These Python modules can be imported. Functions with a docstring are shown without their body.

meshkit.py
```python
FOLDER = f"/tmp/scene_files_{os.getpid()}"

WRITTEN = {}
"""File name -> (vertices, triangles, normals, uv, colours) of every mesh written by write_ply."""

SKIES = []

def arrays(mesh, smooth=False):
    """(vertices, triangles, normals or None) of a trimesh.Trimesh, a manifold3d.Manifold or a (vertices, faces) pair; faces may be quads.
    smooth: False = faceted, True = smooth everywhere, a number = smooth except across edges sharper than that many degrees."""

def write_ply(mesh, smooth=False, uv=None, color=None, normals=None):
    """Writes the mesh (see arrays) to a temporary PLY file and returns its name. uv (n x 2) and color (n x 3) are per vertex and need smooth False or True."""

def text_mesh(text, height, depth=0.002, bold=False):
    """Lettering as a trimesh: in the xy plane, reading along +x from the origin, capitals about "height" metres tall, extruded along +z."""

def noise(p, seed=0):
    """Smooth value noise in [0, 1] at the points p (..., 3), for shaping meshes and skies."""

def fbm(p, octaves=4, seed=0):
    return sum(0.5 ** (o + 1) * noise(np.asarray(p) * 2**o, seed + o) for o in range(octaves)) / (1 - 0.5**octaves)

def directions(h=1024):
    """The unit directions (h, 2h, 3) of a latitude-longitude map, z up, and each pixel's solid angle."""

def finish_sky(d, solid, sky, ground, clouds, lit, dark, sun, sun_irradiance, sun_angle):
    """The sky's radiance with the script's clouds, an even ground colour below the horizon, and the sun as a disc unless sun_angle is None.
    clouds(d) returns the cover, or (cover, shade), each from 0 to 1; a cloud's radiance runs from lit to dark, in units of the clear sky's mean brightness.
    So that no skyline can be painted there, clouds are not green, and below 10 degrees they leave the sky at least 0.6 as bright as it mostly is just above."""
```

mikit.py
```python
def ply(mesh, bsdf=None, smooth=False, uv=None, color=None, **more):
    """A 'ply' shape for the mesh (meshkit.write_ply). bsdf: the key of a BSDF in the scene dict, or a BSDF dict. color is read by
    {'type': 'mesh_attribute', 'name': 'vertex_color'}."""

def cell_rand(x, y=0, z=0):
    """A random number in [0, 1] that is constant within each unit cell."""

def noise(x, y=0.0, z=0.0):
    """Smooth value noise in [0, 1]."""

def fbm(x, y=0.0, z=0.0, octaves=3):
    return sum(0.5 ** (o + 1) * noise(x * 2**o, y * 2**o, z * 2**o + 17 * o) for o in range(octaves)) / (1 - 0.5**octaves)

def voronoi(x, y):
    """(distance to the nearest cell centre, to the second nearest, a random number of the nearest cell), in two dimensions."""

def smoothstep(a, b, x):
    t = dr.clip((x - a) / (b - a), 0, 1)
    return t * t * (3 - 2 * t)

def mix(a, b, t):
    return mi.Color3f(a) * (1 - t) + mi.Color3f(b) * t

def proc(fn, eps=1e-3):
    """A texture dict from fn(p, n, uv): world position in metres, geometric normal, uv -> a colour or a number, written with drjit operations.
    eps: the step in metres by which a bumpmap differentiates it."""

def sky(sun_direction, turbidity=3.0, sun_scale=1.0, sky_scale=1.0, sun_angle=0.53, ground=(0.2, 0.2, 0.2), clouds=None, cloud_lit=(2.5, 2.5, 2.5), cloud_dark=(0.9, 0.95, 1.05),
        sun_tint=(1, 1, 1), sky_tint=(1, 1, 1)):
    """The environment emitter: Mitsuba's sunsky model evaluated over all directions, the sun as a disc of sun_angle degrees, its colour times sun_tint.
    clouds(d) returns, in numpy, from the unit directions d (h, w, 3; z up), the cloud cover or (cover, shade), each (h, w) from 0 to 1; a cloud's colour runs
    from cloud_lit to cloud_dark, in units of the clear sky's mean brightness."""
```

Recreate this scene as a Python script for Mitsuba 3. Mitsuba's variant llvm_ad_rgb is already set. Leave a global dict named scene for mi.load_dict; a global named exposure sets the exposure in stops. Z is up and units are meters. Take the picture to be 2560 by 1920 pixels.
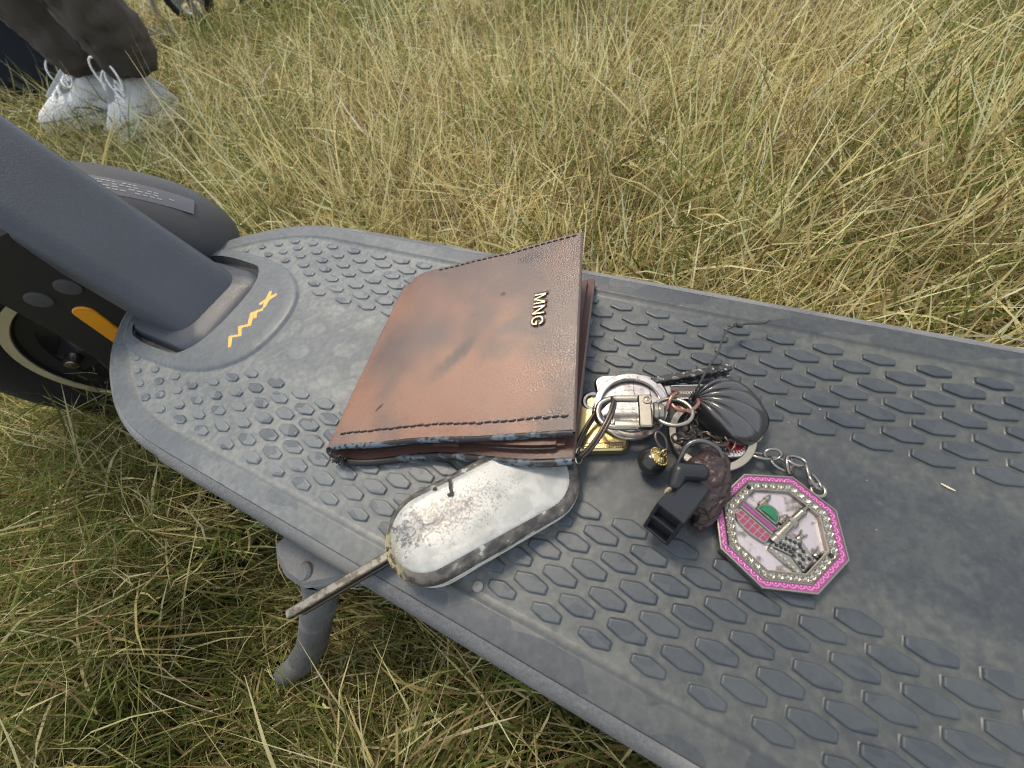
import math, random
import numpy as np, trimesh, mitsuba as mi, drjit as dr
import mikit, meshkit
from mikit import noise, fbm, voronoi, smoothstep, mix
from shapely.geometry import Polygon
from scipy.interpolate import splprep, splev

random.seed(7)
T = mi.ScalarTransform4f
scene, labels = {}, {}
# ------------------------------------------------------------------ frame of reference, camera, sky
# Scooter frame, millimetres: x along the deck to its rear, y across it to the right, z up from the deck's top.
# The scooter leans 5 degrees on its kickstand; d2w turns that frame into the world (z up, metres, ground at 0).
LEAN = math.radians(5.0)
CL, SL = math.cos(LEAN), math.sin(LEAN)
DECK_H = 160.0


def rot(d):
    d = np.asarray(d, float)
    return np.stack([d[..., 0], CL * d[..., 1] - SL * d[..., 2], SL * d[..., 1] + CL * d[..., 2]], -1)


def d2w(p):
    return rot(np.asarray(p, float) - [0, 64, -DECK_H]) * 0.001


CAM_DOWN = np.array([0.2748547, -0.81555198, -0.50924441])
CAM_FWD = np.array([-0.3723552, 0.3980258, -0.83840746])
_o = d2w([0, 0, 157.0])
scene['camera'] = {'type': 'thinlens', 'fov': 102.88, 'fov_axis': 'x', 'near_clip': 0.005, 'far_clip': 400.0,
                   'aperture_radius': 0.0005, 'focus_distance': 0.2,
                   'to_world': T().look_at(origin=_o.tolist(), target=(_o + rot(CAM_FWD)).tolist(), up=(-rot(CAM_DOWN)).tolist())}
scene['sky'] = mikit.sky([-0.36, 0.22, 0.9], turbidity=3, sun_scale=0.40, sun_angle=16,
                         clouds=lambda d: (np.full(d.shape[:2], 0.7), 0.35 * meshkit.fbm(d * 3.0, 4)))
exposure = 2.4


# ------------------------------------------------------------------ mesh helpers (scooter frame, mm)
def V(*p):
    return np.array(p, float)


def unit(a):
    a = np.asarray(a, float)
    return a / np.linalg.norm(a)


def merge(parts):
    vs, fs, n = [], [], 0
    for v, f in parts:
        v = np.asarray(v, float)
        f = np.asarray(f, int)
        if f.shape[1] == 4:
            f = np.vstack([f[:, [0, 1, 2]], f[:, [0, 2, 3]]])
        vs.append(v)
        fs.append(f + n)
        n += len(v)
    return np.vstack(vs), np.vstack(fs)


def tri(m):
    return np.array(m.vertices), np.array(m.faces)


def fill(poly, z, holes=()):
    v, f = trimesh.creation.triangulate_polygon(Polygon([tuple(p[:2]) for p in poly], [[tuple(q[:2]) for q in h] for h in holes]), engine='earcut')
    return np.c_[v, np.full(len(v), z)], f


def loft(rings, closed=True, cap0=False, cap1=False):
    n = len(rings[0])
    v = np.vstack(rings)
    f = []
    for k in range(len(rings) - 1):
        a = np.arange(n if closed else n - 1)
        b = (a + 1) % n
        f.append(np.stack([k * n + a, k * n + b, (k + 1) * n + b, (k + 1) * n + a], 1))
    f = np.vstack(f)
    f = np.vstack([f[:, [0, 1, 2]], f[:, [0, 2, 3]]])
    for on, k, s in ((cap0, 0, 1), (cap1, len(rings) - 1, -1)):
        if on:
            v = np.vstack([v, rings[k].mean(0)])
            a = np.arange(n)
            f = np.vstack([f, np.stack([np.full(n, len(v) - 1), k * n + (a + 1) % n, k * n + a], 1)[:, ::s]])
    return v, f


def grid(P):
    """P (n, m, 3) -> a sheet."""
    n, m = P.shape[:2]
    i = np.arange(n * m).reshape(n, m)
    f = np.stack([i[:-1, :-1], i[1:, :-1], i[1:, 1:], i[:-1, 1:]], -1).reshape(-1, 4)
    return P.reshape(-1, 3), np.vstack([f[:, [0, 1, 2]], f[:, [0, 2, 3]]])


def tube(path, r, n=10, closed=False, flat=1.0, up=None):
    P = np.asarray(path, float)
    m = len(P)
    r = np.broadcast_to(np.asarray(r, float), (m,))
    t = (np.roll(P, -1, 0) - np.roll(P, 1, 0)) if closed else np.gradient(P, axis=0)
    t /= np.maximum(np.linalg.norm(t, axis=1, keepdims=True), 1e-9)
    ref = unit(up) if up is not None else (V(0, 0, 1) if abs(t[0, 2]) < 0.9 else V(1, 0, 0))
    a = unit(np.cross(t[0], ref))
    rings = []
    th = np.linspace(0, 2 * np.pi, n, endpoint=False)
    for k in range(m):
        a = unit(np.cross(t[k], ref)) if up is not None else unit(a - t[k] * (a @ t[k]))
        b = np.cross(t[k], a)
        rings.append(P[k] + r[k] * (np.cos(th)[:, None] * a + flat * np.sin(th)[:, None] * b))
    if closed:
        rings.append(rings[0])
        return loft(rings)
    return loft(rings, True, True, True)


def spline(pts, n, closed=False, s=0.0):
    p = np.asarray(pts, float)
    if closed:
        p = np.vstack([p, p[:1]])
    k = min(3, len(p) - 1)
    tck, _ = splprep(p.T, s=s, per=closed, k=k)
    return np.array(splev(np.linspace(0, 1, n, endpoint=not closed), tck)).T


def ring_path(c, r, axis, n=40, r2=None, start=0.0, stop=2 * np.pi, x=None):
    axis = unit(axis)
    u = unit(np.cross(axis, [0.3, 0.2, 1] if abs(axis[2]) < 0.95 else [1, 0, 0])) if x is None else unit(np.asarray(x) - axis * (np.asarray(x) @ axis))
    w = np.cross(axis, u)
    t = np.linspace(start, stop, n, endpoint=(stop - start) < 6.28)
    return np.asarray(c, float) + r * np.cos(t)[:, None] * u + (r2 or r) * np.sin(t)[:, None] * w


def inset(poly, d):
    """Mitred inset of a counter-clockwise polygon (n, 2)."""
    p = np.asarray(poly, float)[:, :2]
    e = np.roll(p, -1, 0) - p
    nrm = np.stack([-e[:, 1], e[:, 0]], 1) / np.linalg.norm(e, axis=1, keepdims=True)
    a, b = np.roll(nrm, 1, 0), nrm
    m = (a + b) / np.maximum(1 + (a * b).sum(1, keepdims=True), 0.3)
    return p + m * d


def ccw(p):
    p = np.asarray(p, float)
    x, y = p[:, 0], p[:, 1]
    return p if (x * np.roll(y, -1) - y * np.roll(x, -1)).sum() > 0 else p[::-1]


def prism(poly, z0, z1, ch=0.3, bottom=True):
    p = ccw(poly)[:, :2]
    w = lambda q, z: np.c_[q, np.full(len(q), z)]
    q = inset(p, ch)
    parts = [loft([w(p, z0), w(p, z1 - ch), w(q, z1)]), fill(q, z1)]
    if bottom:
        v, f = fill(p, z0)
        parts.append((v, f[:, ::-1]))
    return merge(parts)


def place(mesh, origin, X, Y, Z=None):
    X, Y = unit(X), np.asarray(Y, float)
    Z = unit(np.cross(X, Y)) if Z is None else unit(Z)
    Y = np.cross(Z, X)
    return np.asarray(mesh[0]) @ np.stack([X, Y, Z]) + np.asarray(origin, float), mesh[1]


def box(c, hx, hy, hz, ch=0.4, X=(1, 0, 0), Y=(0, 1, 0)):
    pts = []
    for sx in (-1, 1):
        for sy in (-1, 1):
            for sz in (-1, 1):
                for k in range(3):
                    q = np.array([hx, hy, hz], float)
                    q -= ch
                    q[k] += ch
                    pts.append(q * [sx, sy, sz])
    h = trimesh.convex.convex_hull(np.array(pts))
    return place(tri(h), c, X, Y)


def ball(c, r, n=3, axes=None):
    m = trimesh.creation.icosphere(subdivisions=n, radius=1.0)
    v = np.array(m.vertices) * np.broadcast_to(r, 3)
    if axes is not None:
        v = v @ np.stack(axes)
    return v + np.asarray(c, float), np.array(m.faces)


def lathe(prof, c, axis, n=32, x=None):
    """prof: (radius, height along axis)."""
    axis = unit(axis)
    return loft([ring_path(np.asarray(c, float) + axis * h, max(r, 1e-3), axis, n, x=x) for r, h in prof])


def skin(joints, bones, edge=4.0, smooth=6):
    """One continuous surface round a skeleton: joints {name: (xyz, r)}, bones [(a, b)]."""
    import manifold3d as m3
    body = None
    for a, b in bones:
        pts = []
        for k in (a, b):
            p, r = joints[k]
            pts.append(np.array(m3.Manifold.sphere(1.0, 20).to_mesh().vert_properties[:, :3]) * r + p)
        h = m3.Manifold.hull_points(np.vstack(pts))
        body = h if body is None else body + h
    mm = body.refine_to_length(edge).to_mesh()
    t = trimesh.Trimesh(mm.vert_properties[:, :3], mm.tri_verts, process=True)
    if smooth:
        trimesh.smoothing.filter_taubin(t, iterations=smooth)
    return np.array(t.vertices), np.array(t.faces)


def key_for(k):
    if k not in scene and k not in labels:
        return k
    i = 1
    while f'{k}_{i:03d}' in scene or f'{k}_{i:03d}' in labels:
        i += 1
    return f'{k}_{i:03d}'


def obj(name, mesh, bsdf, parent=None, smooth=35, color=None, uv=None, label=None, world=False):
    k = key_for(name if parent is None else parent + '__' + name)
    v, f = mesh
    v = np.asarray(v, float) if world else d2w(v)
    scene[k] = mikit.ply((v, np.asarray(f, int)), bsdf, smooth=True if color is not None and smooth else smooth, color=color, uv=uv)
    if label:
        labels[k] = {'label': label}
    return k


def thing(name, label, cat, group=None):
    k = key_for(name)
    labels[k] = {'label': label, 'category': cat}
    if group:
        labels[k]['group'] = group
    return k


def tag(k, label, cat=None, kind=None, group=None):
    labels[k] = {kk: vv for kk, vv in (('label', label), ('category', cat), ('kind', kind), ('group', group)) if vv}


GROUND_SCALE = 1.0506


def gp(x, y, h):
    """A point h above the ground at plan place (x, y) of the scooter frame."""
    return V(0, 0, 157) + GROUND_SCALE * (V(x, y, -145.0 + (h - SL * (y - 64)) / CL) - V(0, 0, 157))


UP = V(0, SL, CL)


# ------------------------------------------------------------------ materials
def deck_xy(p):
    """Scooter-frame x, y, z in mm of a world point, for textures."""
    Y, Z = p.y * 1000, p.z * 1000
    return p.x * 1000, CL * Y + SL * Z + 64, -SL * Y + CL * Z - DECK_H


def rgb(*c):
    return {'type': 'rgb', 'value': list(c)}


def mat(name, color, rough=0.5, metal=0.0, spec=0.5, bump=None, coat=0.0, **more):
    b = {'type': 'principled', 'base_color': color if isinstance(color, dict) else rgb(*color), 'roughness': rough, 'metallic': metal, 'specular': spec, **more}
    if coat:
        b.update(clearcoat=coat, clearcoat_gloss=0.9)
    if bump:
        fn, scale, eps = bump
        b = {'type': 'bumpmap', 'arbitrary': mikit.proc(fn, eps), 'scale': scale, 'bsdf': b}
    scene[name] = {'type': 'twosided', 'bsdf': b}


PRINTS = [(-196, 70, 8, 5, .5), (-196, 55, 7, 5, .1), (-168, 65, 8, 5, .3), (-167, 48, 8, 6, -.4), (-151, 58, 7, 5, .2), (-152, 45, 7, 5, .8), (-212, 61, 6, 3.5, .9), (-211, 70, 4, 4, 0),
          (-193, 87, 7, 4, .2), (-167, 83, 7, 4, .5), (-204, 78, 6, 1.0, .8), (-207, 50, 7, .9, .9), (-178, 76, 6, .9, .9)]


def rubber_color(p, n, uv):
    x, y, z = deck_xy(p)
    front = 1 - smoothstep(-190, 60, x)  # dustier front; rear darkened to paint in shade from behind the camera
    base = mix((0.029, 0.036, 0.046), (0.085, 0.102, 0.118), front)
    dust_shade = mix((0.096, 0.105, 0.096), (0.205, 0.222, 0.217), front)
    big = fbm(x * 0.018 + 3, y * 0.03, 0.5, 3)
    fine = fbm(x * 0.45, y * 0.45, 2.0, 3)
    c = smoothstep(0.2, 0.95, big * 0.55 + fine * 0.45)
    floor = 1 - smoothstep(-1.2, -0.5, z)
    band_ = smoothstep(12, 24, dr.abs(y - 64.5 + 0 * x))
    c = dr.minimum(1, c * (0.45 + 0.55 * floor * (0.35 + 0.65 * band_)) + 0.16 * floor * band_)
    # soft patches that soles have left in the smooth middle and on the rims
    pr = mi.Float(0)
    for (a, b, ra, rb, t) in PRINTS:
        ct, st = math.cos(t), math.sin(t)
        u, w = ((x - a) * ct + (y - b) * st) / ra, (-(x - a) * st + (y - b) * ct) / rb
        d = dr.sqrt(u * u + w * w) + 0.35 * (fbm(x * 0.3, y * 0.3, 7, 2) - 0.5)
        pr = dr.maximum(pr, 1 - smoothstep(0.85, 1.05, d))
    c = dr.minimum(1, c + pr * (0.16 + 0.2 * fine))
    w0 = 0.55 * (fbm(x * 0.11, y * 0.11, 4.0, 2) - 0.5)
    d1, d2, r = voronoi(x * 0.045 + w0, y * 0.085 + w0)
    rim = smoothstep(-0.6, -0.2, z) * (1 - smoothstep(0.2, 0.5, z))
    scuff = smoothstep(0.45, 0.62, r) * rim * smoothstep(-215, -185, x)
    c = dr.minimum(1, dr.maximum(0, c + scuff * (0.12 + 0.25 * fine) - (1 - smoothstep(0.2, 0.34, r)) * rim * 0.1))
    speck = smoothstep(0.80, 0.9, noise(x * 1.3, y * 1.3, 9.0)) * 0.12
    return mix(base, dust_shade, dr.minimum(1, c + speck))


def rubber_bump(p, n, uv):
    x, y, z = deck_xy(p)
    return fbm(x * 1.2, y * 1.2, z * 1.2, 3)


def stud_color(p, n, uv):
    x, y, z = deck_xy(p)
    front = 1 - smoothstep(-190, 60, x)  # studs share that grading: front dust plus shade painted over the rear
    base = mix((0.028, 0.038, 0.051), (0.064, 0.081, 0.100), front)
    dust_shade = mix((0.086, 0.098, 0.100), (0.185, 0.206, 0.212), front)
    side = 1 - smoothstep(-0.7, -0.12, z)
    d1, d2, r = voronoi(x * 0.16 + 0.7 * fbm(x * 0.2, y * 0.2, 1, 2), y * 0.22)
    worn = smoothstep(0.25, 0.35, r) * (0.22 + 0.4 * front)
    big = smoothstep(0.3, 0.8, fbm(x * 0.03, y * 0.05, 3.3, 3))
    c = worn * 0.7 + 0.25 * big + 0.18 * fbm(x * 0.8, y * 0.8, 5, 2)
    return mix(base, dust_shade, dr.minimum(1, c + 0.35 * side * big))


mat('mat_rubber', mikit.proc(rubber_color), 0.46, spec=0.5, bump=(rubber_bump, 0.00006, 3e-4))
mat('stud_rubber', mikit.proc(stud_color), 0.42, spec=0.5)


def alu_color(p, n, uv):
    x, y, z = deck_xy(p)
    s = noise(x * 1.6, y * 1.6, z * 1.6)
    d = smoothstep(0.45, 0.75, fbm(x * 0.03, y * 0.06, z * 0.1, 3))
    return mix(mi.Color3f(0.104, 0.110, 0.116) * (0.75 + 0.5 * s), (0.22, 0.225, 0.22), d * 0.5)


mat('chassis_paint', mikit.proc(alu_color), 0.5, spec=0.45)


def stem_color(p, n, uv):
    x, y, z = deck_xy(p)
    s = noise(x * 2.2, y * 2.2, z * 2.2)
    d = fbm(x * 0.05, y * 0.05, z * 0.05, 3)
    return mi.Color3f(0.043, 0.051, 0.064) * (0.72 + 0.35 * s + 0.35 * d)


def stem_bump(p, n, uv):
    x, y, z = deck_xy(p)
    return noise(x * 2.0, y * 2.0, z * 2.0)


mat('stem_paint', mikit.proc(stem_color), 0.42, spec=0.4, bump=(stem_bump, 0.00012, 2e-4))
mat('black_plastic', (0.017, 0.017, 0.018), 0.5, spec=0.35)
mat('fender_plastic', (0.058, 0.060, 0.064), 0.5, spec=0.35)
mat('tyre_rubber', (0.024, 0.023, 0.022), 0.7, spec=0.3)
mat('cream_stripe', (0.36, 0.32, 0.19), 0.5)
mat('amber', (0.62, 0.26, 0.015), 0.35, spec=0.5)
mat('orange_print', (0.78, 0.40, 0.10), 0.5)
mat('sticker_film', (0.095, 0.10, 0.115), 0.4)
mat('sticker_white', (0.5, 0.5, 0.5), 0.5)
mat('faded_print', (0.27, 0.275, 0.28), 0.5)
mat('sticker_yellow', (0.55, 0.45, 0.10), 0.5)


def recess_color(p, n, uv):
    x, y, z = deck_xy(p)
    d = smoothstep(0.3, 0.7, fbm(x * 0.12, y * 0.12, z * 0.2, 3))
    return mix((0.17, 0.165, 0.155), (0.30, 0.27, 0.235), d)


mat('recess_dust', mikit.proc(recess_color), 0.8, spec=0.2)


def leather_color(p, n, uv):
    x, y, z = deck_xy(p)
    a = smoothstep(0.35, 0.68, fbm(x * 0.026 + 1.2, y * 0.026 + 4, 0.3, 3))
    b = smoothstep(0.40, 0.68, fbm(x * 0.038 + 9, y * 0.032 + 2, 5.0, 4))
    col = mix((0.235, 0.127, 0.087), (0.158, 0.105, 0.086), a)
    col = mix(col, (0.085, 0.072, 0.070), b * 0.75)
    # a long dark smudge, a scrape, a burnt hole and a nick: marks that the photograph shows on the cover
    def smudge(cx, cy, ra, rb, t, soft):
        ct, st = math.cos(t), math.sin(t)
        u, w = ((x - cx) * ct + (y - cy) * st) / ra, (-(x - cx) * st + (y - cy) * ct) / rb
        d = dr.sqrt(u * u + w * w) + 0.5 * (fbm(x * 0.5, y * 0.5, 3.0, 3) - 0.5)
        return 1 - smoothstep(1 - soft, 1 + soft * 0.2, d)
    col = mix(col, (0.06, 0.055, 0.055), 0.8 * smudge(-92, 72, 19, 4.5, 1.15, 0.8))
    col = mix(col, (0.10, 0.085, 0.078), 0.6 * smudge(-74, 89, 7, 4.5, 0.6, 0.7))
    col = mix(col, (0.07, 0.062, 0.06), 0.8 * smudge(-93, 93, 3.2, 0.9, 0.5, 0.6))
    col = mix(col, (0.03, 0.025, 0.025), smudge(-84.2, 106, 1.5, 1.3, 0.4, 0.35))
    col = mix(col, (0.025, 0.022, 0.022), smudge(-116.5, 38.8, 2.6, 0.8, 1.2, 0.4))
    col = mix(col, (0.04, 0.038, 0.04), 0.85 * smudge(-80, 127, 7, 3.2, 0.35, 0.4))
    col = mix(col, (0.10, 0.09, 0.09), 0.5 * smudge(-77, 117, 9, 6, 0.2, 0.8))
    # burnished towards the opening and the back edge
    a_, b_ = (x + 124) * 0.93 + (y - 14) * 0.36, (x + 124) * -0.2 + (y - 14) * 0.98
    e_ = smoothstep(78, 104, a_ + 10 * (fbm(x * 0.05, y * 0.05, 2, 2) - 0.5)) + 0.8 * smoothstep(72, 100, b_ + 24 * (fbm(x * 0.05, y * 0.05, 7, 2) - 0.5))
    col = mix(col, (0.105, 0.078, 0.072), 0.6 * dr.minimum(1, e_))
    f = fbm(x * 3.0, y * 3.0, z * 3.0, 2)
    d1, d2, r = voronoi(x * 0.8 + z * 0.6, y * 0.8 + z * 0.3)
    return col * (0.74 + 0.30 * f + 0.16 * smoothstep(0.0, 0.35, d2 - d1))


def leather_bump(p, n, uv):
    x, y, z = deck_xy(p)
    d1, d2, r = voronoi(x * 0.8 + z * 0.6, y * 0.8 + z * 0.3)
    return smoothstep(0.0, 0.35, d2 - d1) + 0.5 * fbm(x * 0.3, y * 0.3, z, 2)


mat('leather', mikit.proc(leather_color), 0.34, spec=0.55, bump=(leather_bump, 0.00008, 2e-4))


def edge_color(p, n, uv):
    x, y, z = deck_xy(p)
    w = smoothstep(0.52, 0.62, fbm(x * 0.07, y * 0.07, z * 0.4, 3)) * smoothstep(0.3, 0.5, noise(x * 0.9, y * 0.9, z))
    return mix((0.013, 0.013, 0.015), (0.085, 0.115, 0.145), w)


mat('leather_edge', mikit.proc(edge_color), 0.45, spec=0.45)
mat('leather_inside', (0.075, 0.036, 0.027), 0.45)
mat('thread_black', (0.015, 0.014, 0.015), 0.6)
mat('steel', (0.72, 0.70, 0.66), 0.22, 1.0)
mat('letter_metal', (0.36, 0.30, 0.23), 0.38, 1.0)
mat('steel_dark', (0.30, 0.285, 0.26), 0.3, 1.0)


def ring_color(p, n, uv):
    x, y, z = deck_xy(p)
    a = fbm(x * 0.35, y * 0.35, z * 0.35, 3)
    return mix(mix((0.52, 0.51, 0.49), (0.42, 0.39, 0.39), smoothstep(0.45, 0.7, a)), (0.22, 0.205, 0.19), 0.8 * smoothstep(0.60, 0.76, fbm(x * 1.1, y * 1.1, z * 1.1, 3)))


mat('silver_worn', mikit.proc(ring_color), 0.25, 1.0)
mat('antique', (0.34, 0.32, 0.27), 0.3, 1.0)
mat('antique_dark', (0.10, 0.085, 0.075), 0.35, 0.9)
mat('gold', (0.62, 0.48, 0.22), 0.26, 1.0)
mat('copper', (0.36, 0.19, 0.15), 0.35, 0.9)


def fob_white(p, n, uv):
    x, y, z = deck_xy(p)
    a, b = (x + 54.7) * 0.6 + (y - 19.8) * 0.8, (x + 54.7) * 0.8 - (y - 19.8) * 0.6
    f = fbm(x * 0.5, y * 0.5, 1.0, 4)
    h = fbm(x * 1.7, y * 1.7, 3.0, 3)
    grey = mix((0.055, 0.058, 0.065), (0.27, 0.28, 0.285), smoothstep(0.35, 0.7, h))
    brown = mi.Color3f(0.20, 0.18, 0.12)
    d = dr.sqrt(dr.square((a + 20) / 15) + dr.square((b + 1.5) / 6.5)) + 1.5 * (f - 0.5) + 0.7 * (h - 0.5)
    bare = 1 - smoothstep(0.55, 1.15, d)
    e = dr.sqrt(dr.square((a + 8) / 20) + dr.square((b - 0) / 9)) + 2.2 * (h - 0.5) + 1.2 * (fbm(x * 2.6, y * 2.6, 2.0, 2) - 0.5)
    fine = 1 - smoothstep(0.2, 0.7, e)
    col = mix((0.40, 0.415, 0.40), (0.31, 0.33, 0.315), smoothstep(0.35, 0.7, fbm(x * 0.2, y * 0.2, 3, 4)))
    low = smoothstep(-27, -36, a) * smoothstep(0.40, 0.58, f)
    vein = (1 - smoothstep(0.0, 0.035, dr.abs(fbm(x * 0.12 + 5, y * 0.12, 8, 3) - 0.5))) * 0.15
    col = mix(col, grey, dr.minimum(0.92, bare * 0.9 + fine * 0.6 + vein))
    return mix(col, brown, dr.minimum(1, low))


def fob_bump(p, n, uv):
    x, y, z = deck_xy(p)
    return fbm(x * 0.7, y * 0.7, 0.0, 4)


mat('fob_white', mikit.proc(fob_white), 0.3, spec=0.45, bump=(fob_bump, 0.00005, 3e-4))


def fob_rim(p, n, uv):
    x, y, z = deck_xy(p)
    f = fbm(x * 0.35, y * 0.35, z * 0.5, 4)
    a = (x + 54.7) * 0.6 + (y - 19.8) * 0.8
    col = mix((0.045, 0.042, 0.040), (0.13, 0.12, 0.105), smoothstep(0.3, 0.7, f))
    col = mix(col, (0.40, 0.42, 0.40), smoothstep(0.66, 0.72, f) * smoothstep(-30, 5, a))
    return mix(col, (0.46, 0.39, 0.20), smoothstep(-30, -39, a) * smoothstep(0.42, 0.52, fbm(x * 0.8, y * 0.8, 6, 3)))


mat('fob_rim', mikit.proc(fob_rim), 0.38, spec=0.5)


def shell_white(p, n, uv):
    x, y, z = deck_xy(p)
    return mix((0.55, 0.55, 0.49), (0.25, 0.25, 0.22), smoothstep(0.5, 0.75, fbm(x * 0.25, y * 0.25, z * 0.4, 3)))


mat('fob_under', mikit.proc(shell_white), 0.4)


def blade_color(p, n, uv):
    x, y, z = deck_xy(p)
    return mix((0.27, 0.255, 0.215), (0.12, 0.11, 0.09), smoothstep(0.38, 0.66, fbm(x * 0.6, y * 0.6, z * 1.2, 4)))


mat('blade', mikit.proc(blade_color), 0.42, 0.75)


def black_worn(p, n, uv):
    x, y, z = deck_xy(p)
    return mix((0.018, 0.019, 0.021), (0.34, 0.34, 0.34), smoothstep(0.56, 0.78, fbm(x * 0.9, y * 0.9, z * 0.9, 4)))


mat('black_worn', mikit.proc(black_worn), 0.42)
mat('shell_black', (0.026, 0.026, 0.026), 0.22, spec=1.0, coat=1.0)
mat('toy_black', (0.012, 0.014, 0.018), 0.36, spec=0.5)
mat('toy_brown', (0.036, 0.022, 0.021), 0.42, spec=0.5, bump=(lambda p, n, uv: fbm(p.x * 700, p.y * 700, p.z * 700, 4), 0.0009, 2e-4))
mat('toy_cream', (0.34, 0.28, 0.20), 0.45)
mat('bead_black', (0.02, 0.02, 0.02), 0.18, spec=0.6)
mat('pink_enamel', (0.215, 0.045, 0.165), 0.25, coat=0.6)
mat('rose_enamel', (0.24, 0.03, 0.09), 0.25, coat=0.6)
mat('pink_light', (0.62, 0.20, 0.44), 0.3)
mat('green_enamel', (0.004, 0.13, 0.055), 0.25, coat=0.6)
mat('red_enamel', (0.27, 0.012, 0.018), 0.25, coat=0.6)
mat('crystal', (0.62, 0.60, 0.54), 0.08, 0.9, spec=0.9)
mat('jet', (0.012, 0.013, 0.018), 0.12, spec=0.8)


def medal_ground(p, n, uv):
    x, y, z = deck_xy(p)
    f = fbm(x * 0.35, y * 0.35, 2.0, 4)
    return mix((0.45, 0.42, 0.45), (0.19, 0.17, 0.17), smoothstep(0.55, 0.75, f))


mat('medal_ground', mikit.proc(medal_ground), 0.4, 0.55)
mat('tan_token', (0.32, 0.25, 0.15), 0.4)
mat('cord_green', (0.035, 0.042, 0.038), 0.7)
mat('shoe_white', (0.80, 0.83, 0.83), 0.75, spec=0.3, bump=(lambda p, n, uv: noise(p.x * 420, p.y * 420, p.z * 420), 0.0012, 6e-4))
mat('shoe_knit', (0.56, 0.59, 0.60), 0.75, spec=0.3, bump=(lambda p, n, uv: noise(p.x * 300, p.y * 300, p.z * 300), 0.002, 1e-3))
mat('sole_white', (0.62, 0.63, 0.62), 0.6)
mat('lace_white', (0.84, 0.86, 0.86), 0.7)


def trouser_color(p, n, uv):
    f = fbm(p.x * 14, p.y * 14, p.z * 14, 3)
    return mix((0.045, 0.040, 0.035), (0.085, 0.076, 0.066), f)


mat('trouser_cloth', mikit.proc(trouser_color), 0.85, spec=0.2, sheen=0.6)
mat('navy_cloth', (0.010, 0.013, 0.021), 0.8, spec=0.2)
mat('grey_plastic', (0.30, 0.32, 0.33), 0.5)
mat('white_paint', (0.62, 0.64, 0.66), 0.4)
mat('straw_pale', (0.55, 0.50, 0.36), 0.6)
mat('twig', (0.30, 0.27, 0.25), 0.7)
mat('strap_cloth', (0.035, 0.04, 0.05), 0.8)


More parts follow.
